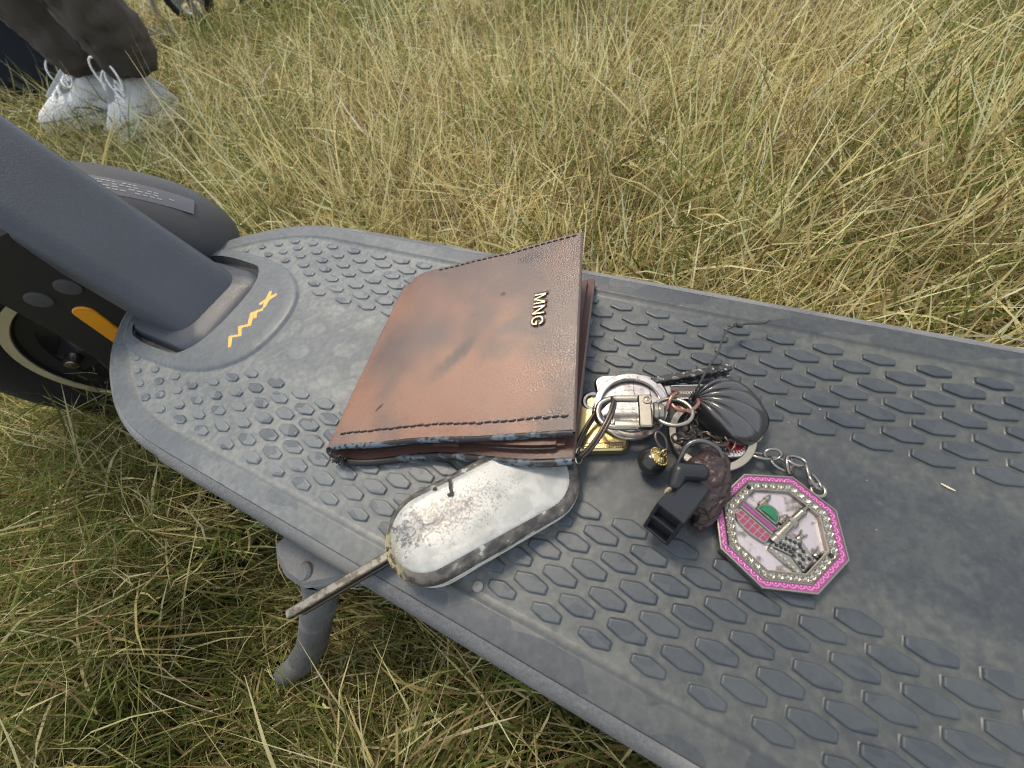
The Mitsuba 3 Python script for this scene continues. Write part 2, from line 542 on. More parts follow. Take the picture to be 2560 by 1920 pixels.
def soil(p, n, uv):
    f = fbm(p.x * 30, p.y * 30, 1.0, 4)
    g = fbm(p.x * 3, p.y * 3, 4.0, 3)
    return mix(mix((0.045, 0.035, 0.018), (0.14, 0.105, 0.05), f), (0.075, 0.075, 0.03), smoothstep(0.4, 0.7, g))


mat('soil', mikit.proc(soil), 0.95, spec=0.1)
scene['grass_blade'] = {'type': 'principledthin', 'base_color': {'type': 'mesh_attribute', 'name': 'vertex_color'}, 'roughness': 0.5, 'diff_trans': 0.8, 'spec_trans': 0.0, 'eta': 1.4}


# ------------------------------------------------------------------ ground
g = np.linspace(-1, 1, 81)
gx, gy = np.meshgrid(np.sign(g) * np.abs(g) ** 3 * 150, np.sign(g) * np.abs(g) ** 3 * 150, indexing='ij')
gz = 0.012 * (meshkit.fbm(np.stack([gx * 2.2, gy * 2.2, gx * 0], -1), 3) - 0.5)
obj('ground', grid(np.stack([gx, gy, gz - 0.004], -1)), 'soil', smooth=True, world=True)
tag('ground', 'dry earth and thatch under the uncut grass', kind='structure')

# ------------------------------------------------------------------ electric scooter
scooter = thing('electric_scooter', 'dark grey electric scooter standing on its kickstand with a studded rubber deck', 'scooter')
MID = 64.5
half = [(-361, 0), (-359.5, 14), (-355, 26), (-344, 42), (-335, 51.5), (-326, 59), (-306, 71.5), (-289, 79.5), (-271, 85.5), (-251, 89), (-228, 90)]
half += [(x, 90) for x in range(-200, 261, 20)] + [(280, 88.5), (292, 82), (300, 68), (303, 45), (304, 20), (304, 0)]
near = [(x, MID - w) for x, w in half]
far = [(x, MID + w) for x, w in half[-2:0:-1]]
OUT = spline(near + far, 420, closed=True)[:, :2]
OUT = ccw(OUT)


def band(specs, keep=None):
    rings = [np.c_[inset(OUT, d), np.full(len(OUT), z)] for d, z in specs]
    if keep is None:
        return loft(rings)
    m = keep(OUT[:, 0])
    i0 = int(np.argmax(m & ~np.roll(m, 1)))
    order = (np.arange(len(OUT)) + i0) % len(OUT)
    order = order[m[order]]
    return loft([r[order] for r in rings], closed=False)


rail = [(6.4, -1.2), (5.9, -0.35), (4.2, -0.5), (2.2, -1.8), (0.7, -4.2), (0, -8), (0, -15), (1.2, -17), (2.4, -22), (6, -50), (12, -66), (22, -70)]
nose = [(6.4, -1.2), (6.0, -0.3), (4.6, -0.5), (2.9, -1.9), (1.6, -4.2), (0.9, -8), (1.0, -15), (2.0, -17), (4, -22), (9, -50), (16, -66), (24, -70)]
obj('chassis_rail', merge([band(rail, lambda x: x > -230), (lambda m: (m[0], m[1][:, ::-1]))(fill(inset(OUT, 22)[::3], -70))]), 'chassis_paint', scooter, 60)
obj('nose_cap', band(nose, lambda x: x < -227), 'chassis_paint', scooter, 60, label='smooth plastic cap round the front of the deck')

GROOVE = 15.5
mat_key = scooter + '__deck_mat'
boss_pts = [(-338, 30), (-327, 20.5), (-312, 17.2), (-281, 17.5), (-262, 19.5), (-240, 27), (-224, 41), (-218, MID)]
boss = spline(boss_pts + [(x, 2 * MID - y) for x, y in boss_pts[-2::-1]] + [(-343, MID)], 120, closed=True)[:, :2]
boss = ccw(boss)
rec_pts = [(-339, 44), (-333, 32), (-323, 27), (-300, 24.8), (-286, 24), (-272, 29), (-263.5, 42), (-261.5, 54)]
rec = spline(rec_pts + [(-261, MID)] + [(x, 2 * MID - y) for x, y in rec_pts[::-1]] + [(-341, MID)], 110, closed=True)[:, :2]
rec = ccw(rec)
rim = [np.c_[inset(OUT, d), np.full(len(OUT), z)] for d, z in [(6.0, -1.5), (6.2, -0.15), (6.8, 0.0), (GROOVE - 0.8, 0.0), (GROOVE, -0.25), (GROOVE + 1.6, -1.15), (GROOVE + 3.0, -1.32)]]
floor_poly = Polygon(inset(OUT, GROOVE + 3.0)).difference(Polygon(boss))
floor_parts = []
for gpoly in getattr(floor_poly, 'geoms', [floor_poly]):
    if gpoly.area > 50:
        v, f = trimesh.creation.triangulate_polygon(gpoly, engine='earcut')
        floor_parts.append((np.c_[v, np.full(len(v), -1.32)], f))
bz = [(0, -1.35), (0.5, -1.0), (1.2, -0.2), (2.2, 0.35), (4.0, 0.75), (7.5, 1.0), (9.0, 1.05)]
boss_rings = [np.c_[inset(boss, d), np.full(len(boss), z)] for d, z in bz]
brim = Polygon(inset(boss, 9.0)).union(Polygon(boss).intersection(Polygon([(-345, 30), (-345, 99), (-315, 99), (-315, 30)])).buffer(-1)).buffer(0)
brim = Polygon(brim.exterior).difference(Polygon(rec))
brim_parts = []
for gpoly in getattr(brim, 'geoms', [brim]):
    v, f = trimesh.creation.triangulate_polygon(gpoly, engine='earcut')
    brim_parts.append((np.c_[v, np.full(len(v), 1.05)], f))
walls = loft([np.c_[inset(rec, d), np.full(len(rec), z)] for d, z in [(-0.9, 1.06), (-0.2, 0.9), (0.2, 0.2), (0.8, -7.0)]])
m_mat = merge([loft(rim)] + floor_parts + [loft(boss_rings)] + brim_parts + [walls])
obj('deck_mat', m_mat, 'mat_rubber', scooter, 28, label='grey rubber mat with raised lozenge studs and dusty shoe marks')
v, f = fill(inset(rec, 0.6), -6.9)
obj('recess_floor', (v, f), 'recess_dust', mat_key, label='dusty beige well round the foot of the stem')

# studs: the rear lattice is regular, the front rows fan out along the nose
STUDS = []
for s, rows in ((1, None), (-1, None)):
    for j in range(7):
        for i in range(-23, 26):
            if (i + j) % 2 == 0:
                STUDS.append((31.335 + i * 8.542, MID + s * (67.8 - 6.19 * j), 1.0 if j else 0.86))
for (x, y) in [(-301, 112.8), (-290, 119.3), (-278, 124.9), (-266, 130.4), (-250, 131.7), (-232, 132.4), (-213, 132.4), (-192, 132.4), (-174, 132.7), (-278, 114.1), (-268, 119.3), (-259, 125.3), (-241, 125.6),
               (-222, 126.1), (-203, 126.3), (-184, 126.7), (-260, 112.9), (-251, 119.4), (-231, 119.7), (-212, 119.6), (-193, 120.1), (-173, 120.1), (-242, 112.9), (-223, 113.3), (-203, 114.0),
               (-183, 113.7), (-232, 107.3), (-212, 107.4), (-192, 107.2), (-173, 107.6), (-222, 101.1), (-203, 101.1), (-183, 101.0), (-213, 95.4), (-192, 94.8), (-174, 95.0),
               (-303, 16.0), (-293, 9.7), (-282, 3.8), (-269, -1.3), (-281, 14.5), (-270, 9.7), (-261, 3.5), (-252, -3.0), (-262, 15.8), (-252, 9.5), (-242, 3.2), (-233, -3.1), (-245, 15.3), (-233, 9.4),
               (-224, 3.2), (-214, -3.0), (-233, 21.7), (-224, 15.7), (-214, 9.4), (-204, 3.2), (-194, -3.1), (-223, 27.9), (-213, 21.7), (-204, 15.5), (-194, 9.3), (-184, 3.0), (-174, -3.2), (-213, 34.0),
               (-203, 27.7), (-193, 21.6), (-184, 15.6), (-174, 9.3), (-193, 34.3), (-184, 27.7), (-174, 21.6), (-174, 34.0)]:
    STUDS.append((x, y, float(np.interp(x, [-305, -265, -215, -180], [0.55, 0.70, 0.86, 0.98]))))
hexa = [(-6.0, -1.15), (-5.5, -1.5), (-0.6, -2.85), (0.6, -2.85), (5.5, -1.5), (6.0, -1.15), (6.0, 1.15), (5.5, 1.5), (0.6, 2.85), (-0.6, 2.85), (-5.5, 1.5), (-6.0, 1.15)]


def stud(x, y, s):
    k = np.interp(x, [-300, -180], [0.8, 1.0])
    p = ccw(np.array(hexa) * [s * k, s * (1.0 if s > 0.8 else 1.15)]) + [x, y]
    w = lambda d, z: np.c_[inset(p, d), np.full(len(p), z)]
    return merge([loft([w(-0.5, -1.34), w(-0.1, -1.1), w(0, -0.42), w(0.18, -0.2), w(0.55, -0.1)]), fill(inset(p, 0.55), -0.1)])


hidden = Polygon([(-128, 20), (-55, 48), (-75, 132), (-140, 100)])
from shapely.geometry import Point
first = [s for s in STUDS if s[0] < 117 and not hidden.contains(Point(s[0], s[1]))]
first.sort(key=lambda s: (s[0] > 105, abs(s[0] + 60)))
rest = [s for s in STUDS if s not in first[:298]]
for s in first[:298]:
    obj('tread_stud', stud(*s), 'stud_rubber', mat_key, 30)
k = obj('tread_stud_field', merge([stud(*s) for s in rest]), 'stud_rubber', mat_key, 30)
tag(k, None, kind='stuff')
obj('screw', lathe([(0.0, 0.55), (0.9, 0.5), (1.4, 0.45), (1.5, 0.5), (2.0, 0.35), (2.1, -1.4)], V(-45.7, -6.0, -1.2), V(0, 0, 1), 20), 'steel_dark', mat_key)

# the three-letter mark in front of the stem, folded from ribbons
letters = [[(42.9, -239.6), (49.0, -245.4), (51.8, -239.9), (56.8, -245.0), (59.8, -239.6), (67.6, -244.9), (72.6, -239.8)], [(65.2, -239.8), (69.4, -243.4)], [(73.6, -240.4), (80.0, -242.8), (86.0, -246.2)], [(74.8, -245.6), (80.0, -242.8), (85.2, -239.8)]]
lm = []
for s in letters:
    q = np.array([(x, y) for y, x in s], float)
    t = np.gradient(q, axis=0)
    t /= np.linalg.norm(t, axis=1, keepdims=True)
    nn = np.stack([-t[:, 1], t[:, 0]], 1) * 1.65
    nn[0] *= 0.6
    nn[-1] *= 0.6
    z = 1.09
    lm.append(loft([np.c_[q + nn, np.full(len(q), z)], np.c_[q - nn, np.full(len(q), z)]], closed=False))
obj('lettering', merge(lm), 'orange_print', scooter, False, label='orange letters MAX printed on the mat before the stem')

# stem
SD = unit(V(-0.62, 0, 0.785))
SN = V(0.785, 0, 0.62)


def rrect(hy, hn, r, n=8):
    out = []
    for cx, cy, a0 in ((hy - r, hn - r, 0), (-(hy - r), hn - r, 90), (-(hy - r), -(hn - r), 180), (hy - r, -(hn - r), 270)):
        for a in np.radians(np.linspace(a0, a0 + 90, n)):
            out.append((cx + r * math.cos(a), cy + r * math.sin(a)))
    return np.array(out)


def stem_ring(t, grow=0.0, hn=23.0):
    q = rrect(26.5 + grow, hn + grow, 13)
    c = V(-306, MID, 0) + SD * t
    return c + q[:, :1] * V(0, 1, 0) + q[:, 1:] * SN


def flat_ring(grow, z):
    """The stem's outline cut level at height z."""
    r = stem_ring(0, grow)
    return r + SD * ((z - r[:, 2:]) / SD[2])


stem_tube = loft([flat_ring(0, -6), flat_ring(0, 2), stem_ring(60), stem_ring(140), stem_ring(240), stem_ring(330), stem_ring(335, -3)], cap1=True)
obj('stem', stem_tube, 'stem_paint', scooter, 45, label='dark blue grey metal neck rising from the deck')
collar = [flat_ring(0.0, 2.6), flat_ring(2.2, 1.9), flat_ring(5.0, 0.6), flat_ring(7.2, -1.6), flat_ring(8.4, -6.9)]
collar = [np.c_[r[:, 0], r[:, 1], r[:, 2] + 0.35 * np.sin(np.arange(len(r)) * 2.1)] if k == 2 else r for k, r in enumerate(collar)]
obj('weld_collar', loft(collar), 'stem_paint', scooter, 60)
obj('steering_column', tube([(-512, MID, 270), (-500, MID, 340), (-430, MID, 800), (-412, MID, 900)], [30, 26, 24, 22], 20), 'stem_paint', scooter)
obj('handlebar', tube([(-412, MID - 230, 905), (-412, MID, 905), (-412, MID + 230, 905)], 16, 16), 'black_plastic', scooter)
obj('head_tube', tube([(-545, MID, 165), (-530, MID, 215), (-511, MID, 285)], [30, 36, 30], 24), 'stem_paint', scooter)

# front wheel, turned to the left
WC = V(0, 0, 157) + 1.09 * V(-401, 45, -202)
WS = 1.09
az, el = 0.74, -0.15
WA = V(math.sin(az) * math.cos(el), -math.cos(az) * math.cos(el), math.sin(el))
WU = unit(np.cross(WA, V(0, 0, 1)))
WV = np.cross(WU, WA)


def wl(u, v, o):
    return WC + (WU * u + WV * v + WA * o) * WS


wheel = scooter + '__front_wheel'
def wsc(p):
    return [(r * WS, h * WS) for r, h in p]


prof = [(79, -18), (81, -20), (88, -25), (96, -27), (104, -25.5), (110, -21), (114.5, -13), (116.8, -5), (117, 0), (116.8, 5), (114.5, 13), (110, 21), (104, 25.5), (96, 27), (88, 25), (81, 20), (79, 18)]
rimp = [(79, 17), (77, 18.5), (71.5, 18), (70.5, 15), (62, 13), (60, 0), (62, -13), (70.5, -15), (71.5, -18), (77, -18.5), (79, -17)]
spokes = [lathe([(r * WS, h * WS) for r, h in [(0, 24), (10, 24), (12, 22), (30, 21), (36, 16), (36, -16), (30, -21), (0, -22)]], WC, WA, 40)]
for a in range(5):
    t = math.radians(a * 72 + 8)
    d = WU * math.cos(t) + WV * math.sin(t)
    e = np.cross(WA, d)
    ring = lambda r, w, o: WC + (d * r + np.array([e * w + WA * o, -e * w + WA * o, -e * w - WA * o, e * w - WA * o])) * WS
    spokes.append(loft([ring(30, 13, 15), ring(48, 9, 11), ring(64, 12, 12)]))
obj('front_wheel', merge([lathe(wsc(rimp), WC, WA, 96)] + spokes), 'black_plastic', scooter, 40, label='black front wheel turned to the side')
obj('tyre', lathe(wsc(prof), WC, WA, 120), 'tyre_rubber', wheel, 45)
obj('rim_stripe', lathe(wsc([(72.0, 18.1), (72.3, 18.75), (77.6, 19.2), (78.2, 18.4)]), WC, WA, 120), 'cream_stripe', wheel, label='thin cream ring round the rim')
obj('bolt', lathe([(0, 4.2), (2.2, 4.0), (2.4, 3.4), (4.6, 3.0), (5.6, 1.6), (6.0, -6)], wl(52, 13, 17), WA, 20), 'steel_dark', wheel)

# fork leg, reflector, caps
leg = [(10, -20), (10, 20), (2, 36), (-4, 60), (-10, 98), (-14, 128), (-68, 132), (-64, 98), (-52, 40), (-34, -6), (-14, -26)]
for o0, lg in ((36, leg), (-48, [(x * (1 if y < 50 else .8), min(y, 50)) for x, y in leg if y < 60])):
    m = prism(lg, 0, 12, 2.2)
    obj('fork_leg', (WC + WS * (m[0][:, :1] * WU + m[0][:, 1:2] * WV + (m[0][:, 2:] + o0) * WA), m[1]), 'black_plastic', scooter, 40)
cr = prism([(-12, 4), (-12, 46), (-58, 46), (-58, 4)], 0, 12, 3)
obj('fork_bridge', (WC + WS * (cr[0][:, :1] * WU + (cr[0][:, 2:] + 118) * WV + cr[0][:, 1:2] * WA), cr[1]), 'black_plastic', scooter)
A0, A1, rr = np.array([-35.0, 74.0]), np.array([-25.0, 34.0]), 5.6
dd = (A1 - A0) / np.linalg.norm(A1 - A0)
ee = np.array([-dd[1], dd[0]])
pill = [A0 + rr * (math.cos(t) * ee - math.sin(t) * dd) for t in np.linspace(0, np.pi, 12)] + [A1 + rr * (-math.cos(t) * ee + math.sin(t) * dd) for t in np.linspace(0, np.pi, 12)]
m = prism(np.array(pill), 0, 1.6, 0.5)
obj('side_reflector', (WC + WS * (m[0][:, :1] * WU + m[0][:, 1:2] * WV + (m[0][:, 2:] + 47.6) * WA), m[1]), 'amber', scooter, 40, label='amber strip reflector on the fork leg')
for (u, w) in ((-28, 92), (-47, 93)):
    obj('fork_cap', lathe([(0, 1.5), (5.2, 1.4), (6.4, 0.9), (6.8, -1)], wl(u, w, 48), WA, 28), 'fender_plastic', scooter)


# mudguard over the wheel
def guard(phi, t, shrink=1.0, lift=0.0):
    rad = (115 + (26 * math.cos(t) * shrink)) * WS + lift
    d = -WU * math.cos(phi) + WV * math.sin(phi)
    return WC + d * rad + WA * (33 * WS * math.sin(t) * shrink)


rows = []
ph = np.concatenate([np.radians([22.0, 23, 24.5, 27, 31, 34]), np.radians(np.linspace(35, 150, 30))])
for a in ph:
    e = (a - math.radians(22)) / math.radians(20)
    s = 0.35 + 0.65 * math.sqrt(max(0.0, 1 - (1 - min(1, e)) ** 2)) if e < 1 else 1.0
    rows.append([guard(a, t, s) for t in np.radians(np.linspace(-100, 100, 25))])
inner = [[guard(a, t, 0.9 * s_) for t in np.radians(np.linspace(-100, 100, 25))] for a, s_ in zip(ph, [0.3, 0.45, 0.6, 0.75, 0.9] + [1] * 40)]
tail = np.array(rows[0])
obj('mudguard', merge([grid(np.array(rows)), grid(np.array(inner)), loft([tail, np.repeat(tail.mean(0)[None], 25, 0)], closed=False)]), 'fender_plastic', scooter, 60, label='dark plastic mudguard with a rounded tail')
guard_key = scooter + '__mudguard'


def guard_patch(p0, p1, t0, t1, n=12, lift=0.25):
    return grid(np.array([[guard(a, t, 1.0, lift) for t in np.linspace(t0, t1, 6)] for a in np.linspace(p0, p1, n)]))


R_ = math.radians
obj('warning_sticker', guard_patch(R_(36), R_(78), R_(-4), R_(17)), 'sticker_film', guard_key, label='clear warning sticker with small white print')
d2 = [guard(R_(64), R_(11), 1, .5), guard(R_(64), R_(0), 1, .5), guard(R_(69), R_(6), 1, .5)]
obj('warning_triangle', (np.array(d2), np.array([[0, 1, 2]])), 'sticker_yellow', guard_key, False)
pr_ = []
for k, (b0, b1) in enumerate([(41, 58), (40, 59), (43, 59), (47, 59)]):
    t0 = 11.5 - k * 3.4
    aa = np.linspace(b0, b1, 14)
    for j in range(13):
        if (j * 7 + k * 3) % 5:
            pr_.append(guard_patch(R_(aa[j]), R_(aa[j] + (b1 - b0) / 13 * 0.72), R_(t0 - 1.5), R_(t0), 2, .45))
obj('sticker_print', merge(pr_), 'faded_print', guard_key, False)

# kickstand
kick = scooter + '__kickstand'
kp = spline([(-133, -20, -48), (-136, -32, -40), (-137, -42, -52), (-147, -60, -80), (-156, -78, -105), (-161, -88, -116), (-168, -100, -124), (-176, -110, -127)], 40)
obj('kickstand', tube(kp, np.interp(np.linspace(0, 1, 40), [0, .2, .7, .85, 1], [9.5, 9.5, 9.5, 9, 6]), 16, flat=0.9), 'chassis_paint', scooter, label='grey metal kickstand with a bent foot in the grass')
br = prism([(-156, -33), (-152, -25), (-112, -22), (-108, -29), (-118, -36), (-128, -42), (-140, -42), (-150, -38)], -46, -26, 2.5)
obj('kickstand_bracket', br, 'chassis_paint', kick)
obj('pivot_bolt', lathe([(0, 1.6), (3.4, 1.4), (4.4, 0.2), (4.5, -3)], V(-131, -36, -26), unit(V(-0.1, -0.35, 0.93)), 18), 'chassis_paint', kick)

# ------------------------------------------------------------------ wallet
wallet = thing('wallet', 'worn brown leather bifold wallet with metal letters lying half open on the scooter deck', 'wallet')
TF = np.array([(-128.8, 15.4, 9.0), (-120, 19.4, 9.6), (-109, 24.1, 10.2), (-88.6, 33.1, 12), (-68.1, 39.8, 15), (-49.7, 46.6, 18), (-30.5, 53.7, 21)])
TB = np.array([(-144.2, 106.6, 12), (-142.0, 110.9, 13.5), (-129, 117.6, 17), (-112.2, 124.2, 20), (-91.9, 131.2, 24), (-72.9, 137.3, 29), (-59.2, 140.7, 33)])
LF = np.array([(-124, 13.5, 0.5), (-107, 20, 0.7), (-90, 28.6, 1.5), (-67.9, 34.4, 6.0), (-47.4, 38.5, 10.5), (-28.3, 46, 12)])
LB = np.array([(-139, 106, 0.4), (-122, 113, 0.4), (-104, 121, 0.4), (-88, 128, 0.6), (-70, 135.5, 1.2), (-54.4, 141.7, 2.0)])
NU, NW = 34, 40
tf, tb = spline(TF, NU), spline(TB, NU)
lf, lb = spline(LF, NU), spline(LB, NU)
prof_rows = []
for w in np.linspace(0, 1, NW):
    top = tf * (1 - w) + tb * w
    low = lf * (1 - w) + lb * w
    bow = math.sin(math.pi * w)
    top[:, 2] += 1.2 * bow * np.sin(np.linspace(0, np.pi, NU))
    low = low - [0, 0, 0] + np.outer(np.sin(np.linspace(0, np.pi, NU)), [0, 0, -0.2 * bow])
    outv = unit(V(-0.93, -0.36, 0))
    a, b = low[0], top[0]
    r = 0.62 * (b[2] - a[2])
    arc = [a + (b - a) * (0.5 - 0.5 * math.cos(t)) + outv * r * math.sin(t) for t in np.linspace(0, np.pi, 12)[1:-1]]
    prof_rows.append(np.vstack([low[::-1], arc, top]))
S = np.array(prof_rows)                                 # (NW, profile, 3), the outer face
nrm = np.cross(np.gradient(S, axis=1), np.gradient(S, axis=0))
nrm /= np.linalg.norm(nrm, axis=2, keepdims=True)
if nrm[NW // 2, -NU // 2, 2] < 0:
    nrm = -nrm
TH_ = 2.2
dent = meshkit.fbm(S * 0.05, 3)[..., None] - 0.5
S = S + nrm * dent * 1.0
I = S - nrm * TH_
obj('cover', grid(S), 'leather', wallet, True, label='distressed brown leather cover with dark smudges')
cover = wallet + '__cover'
obj('lining', grid(I), 'leather_inside', wallet, True)


def border(sel_o, sel_i):
    mid = (sel_o + sel_i) / 2
    t = np.gradient(mid, axis=0)
    t /= np.linalg.norm(t, axis=1, keepdims=True)
    o = unit(sel_o[len(mid) // 2] - sel_i[len(mid) // 2])
    e = np.cross(t, o)
    return mid, e


def edge_strip(o, i, sign):
    mid, e = border(o, i)
    e = e * sign
    return loft([o + (o - i) * 0.03, o * .75 + i * .25 + e * 0.6, mid + e * 0.8, o * .25 + i * .75 + e * 0.6, i - (o - i) * 0.03], closed=False)


def fix(o, i, away):
    mid, e = border(o, i)
    return edge_strip(o, i, 1 if (e[len(e) // 2] @ away) > 0 else -1)


obj('painted_edge', merge([fix(S[0], I[0], V(.36, -.93, 0)), fix(S[-1], I[-1], V(-.36, .93, 0)), tube((S[0, -NU:] + I[0, -NU:]) / 2 + [0, -.2, 0], 1.45, 10), tube((S[0, :NU] + I[0, :NU]) / 2 + [0, -.3, 0], 1.7, 10)]), 'leather_edge', wallet, 60,
    label='black painted leather edge with scuffed pale patches')
obj('turned_edge', merge([fix(S[:, 0], I[:, 0], V(.93, .36, 0)), fix(S[:, -1], I[:, -1], V(.93, .36, 0))]), 'leather', wallet, 60)

# inside: pocket leaves between the covers
LOW = S[:, :NU][:, ::-1] + nrm[:, :NU][:, ::-1] * -TH_        # inner face of the lower cover, left to right
TOPI = I[:, -NU:]


def leaf(w0, w1, u0, u1, z0, z1, n=14):
    iu = np.linspace(u0, u1, n)
    iw = np.linspace(w0, w1, 8)
    P = np.array([[LOW[min(NW - 1, int(round(w * (NW - 1)))), min(NU - 1, int(round(u * (NU - 1))))] for u in iu] for w in iw])
    a, b = P + [0, 0, z0], P + [0, 0, z1]
    ring = lambda Q: np.vstack([Q[0], Q[1:-1, -1], Q[-1, ::-1], Q[1:-1, 0][::-1]])
    return merge([grid(a), grid(b), loft([ring(a), ring(b)])])


obj('card_pocket', leaf(0.05, 0.97, 0.08, 0.97, 0.3, 2.4), 'leather_inside', wallet, 40, label='dark red brown card pocket inside the wallet')
obj('card_pocket', leaf(0.035, 0.95, 0.42, 0.54, 2.5, 4.6), 'leather_inside', wallet, 40)
obj('card_pocket', leaf(0.045, 0.95, 0.58, 0.70, 2.5, 4.2), 'leather_inside', wallet, 40)
obj('card_pocket', leaf(0.06, 0.95, 0.10, 0.95, 2.5, 3.6), 'leather_inside', wallet, 40)


def on_cover(u, w, lift=0.0):
    """A point on the upper cover: u from the fold to the opening, w from front to back."""
    fu, fw = u * (NU - 1), w * (NW - 1)
    i, j = min(NU - 2, int(fu)), min(NW - 2, int(fw))
    a, b = fu - i, fw - j
    Q, N = S[:, -NU:], nrm[:, -NU:]
    bl = lambda A: A[j, i] * (1 - a) * (1 - b) + A[j, i + 1] * a * (1 - b) + A[j + 1, i] * (1 - a) * b + A[j + 1, i + 1] * a * b
    n = unit(bl(N))
    return bl(Q) + n * lift, n


rs = random.Random(3)
st = []
for k in range(30):
    u0, u1 = 0.02 + k / 31.0, 0.02 + (k + 0.74) / 31.0
    w0 = 0.062 + rs.uniform(-.002, .002)
    p = [on_cover(u0, w0, -0.1)[0], on_cover((u0 + u1) / 2, w0 + rs.uniform(-.002, .002), 0.28)[0], on_cover(u1, w0 + 0.004, -0.1)[0]]
    st.append(tube(spline(p, 5), 0.5, 6))
    q = [on_cover(u0 + .003, 0.984, -0.1)[0], on_cover((u0 + u1) / 2, 0.985, 0.2)[0], on_cover(u1, 0.984, -0.1)[0]]
    if 0.2 < u0:
        st.append(tube(spline(q, 5), 0.4, 6))
fr = []
for k in range(28):
    u0 = 0.08 + k * 0.031
    q = [LOW[2, int(u * (NU - 1))] + [0, -0.9, 2.0] for u in (u0, min(0.99, u0 + 0.045))]
    st.append(tube([q[0], (q[0] + q[1]) / 2 + [0, -0.2, 0.2], q[1]], 0.38, 6))
for k in range(26):                                       # frayed thread at the fold's corner
    b = LOW[0, 0] + rs.uniform(-1, 1) * V(3, 1, 0) + [-1, 0, rs.uniform(0, 5)]
    fr.append(tube([b, b + [rs.uniform(-1, 1), -1.4, rs.uniform(-1, 1)], b + [rs.uniform(-2, 2), -2.4, rs.uniform(-1.5, 1)]], 0.3, 5))
k = obj('stitching', merge(st), 'thread_black', wallet, 40)
tag(k, 'black stitching along the front edge', kind='stuff')
k = obj('frayed_thread', merge(fr), 'thread_black', wallet, 40)
tag(k, None, kind='stuff')
c0, n0 = on_cover(0.83, 0.585)
t_u = unit(on_cover(0.86, 0.585)[0] - on_cover(0.76, 0.585)[0])
t_w = unit(on_cover(0.80, 0.50)[0] - on_cover(0.80, 0.66)[0])
tm = meshkit.text_mesh('MNG', 5.1, 0.9)
tb_ = meshkit.text_mesh('MNG', 5.1, 0.9, bold=True)
tv = np.array(tm.vertices)
tv[:, 0] *= 15.8 / (tv[:, 0].max() - tv[:, 0].min())
tv[:, 0] -= tv[:, 0].mean()
tv[:, 1] -= 2.5
place_ = lambda v: c0 + v[:, :1] * t_w + v[:, 1:2] * t_u + (v[:, 2:] + 0.25) * n0
obj('metal_lettering', (place_(tv), np.array(tm.faces)), 'letter_metal', wallet, False, label='silver metal letters MNG')
sv = np.array(tb_.vertices)
sv[:, 0] *= 16.6 / (sv[:, 0].max() - sv[:, 0].min())
sv[:, 0] -= sv[:, 0].mean()
sv = sv * [1.04, 1.16, .6] - [0, 2.85, .1]
obj('lettering_shadow', (place_(sv), np.array(tb_.faces)), 'leather_edge', wallet, False)  # dark enlarged letters paint a shadow rim round the metal ones

# ------------------------------------------------------------------ car key with its blade
fobk = thing('car_key', 'worn white pill-shaped car key with a narrow blade poking out from under the wallet', 'key')
FA, FN, FC = V(.6, .8, 0), V(.8, -.6, 0), V(-53.3, 19.2, 0)


def stadium(hl, r, z, n=24):
    out = []
    for k, (s, a0) in enumerate(((1, -90), (-1, 90))):
        for a in np.radians(np.linspace(a0, a0 + 180, n)):
            out.append(FC + FA * (s * (hl - r) + r * math.cos(a)) + FN * (-r * math.sin(a)) + V(0, 0, z))
    return np.array(out)


def fob_ring(ins, z, hl=38.2, r=17.3):
    q = stadium(hl - ins, r - ins, z)
    a = (q - FC) @ FA
    q[:, 2] *= 1.0 - 0.0052 * np.minimum(a, 2) - 0.0165 * np.maximum(a - 2, 0)            # the hidden end is thinner
    return q


obj('lower_shell', loft([fob_ring(5, 0.6), fob_ring(2.2, 0.9), fob_ring(0.7, 2.2), fob_ring(0.1, 4.5), fob_ring(0.0, 9.2), fob_ring(.5, 9.6)], cap0=True), 'fob_under', fobk, 50)
obj('trim_band', loft([fob_ring(0.4, 9.5), fob_ring(-0.1, 9.8), fob_ring(0.2, 11.0), fob_ring(1.4, 12.6), fob_ring(3.2, 13.7), fob_ring(4.2, 13.9)]), 'fob_rim', fobk, 50, label='dark worn trim with gold patches at the low end')
obj('top_shell', loft([fob_ring(3.6, 13.6), fob_ring(3.9, 14.1), fob_ring(4.6, 14.35), fob_ring(6.2, 14.6), fob_ring(7.4, 14.55), fob_ring(8.4, 14.62), fob_ring(11, 14.75), fob_ring(15, 14.8)], cap1=True), 'fob_white', fobk, 50,
    label='white enamelled face rubbed grey in the middle')
bl0, bl1 = V(-76, -6.5, 4.8), V(-103.8, -43.4, 4.8)
bx = unit(bl1 - bl0)
by = unit(np.cross(V(0, 0, 1), bx))
b_len = np.linalg.norm(bl1 - bl0)
obj('key_blade', box(bl0 + bx * b_len * .5 + [0, 0, 2.3], b_len * .5, 1.5, 1.0, .35, bx, by), 'blade', fobk, 40, label='narrow scratched steel key blade')
obj('shaded_flank', merge([box(bl0 + bx * (b_len * .5 - .6) + [0, 0, -.3], b_len * .5 - .6, 0.8, 1.8, .2, bx, by), box(bl0 + bx * (b_len * .5 - 1.2) + [0, 0, -2.9], b_len * .5 - 1.2, 1.35, 1.0, .3, bx, by)]), 'antique_dark', fobk + '__key_blade', 40)  # dark metal paints in the shade on the side below the lit top
rs = random.Random(5)
sc_ = []
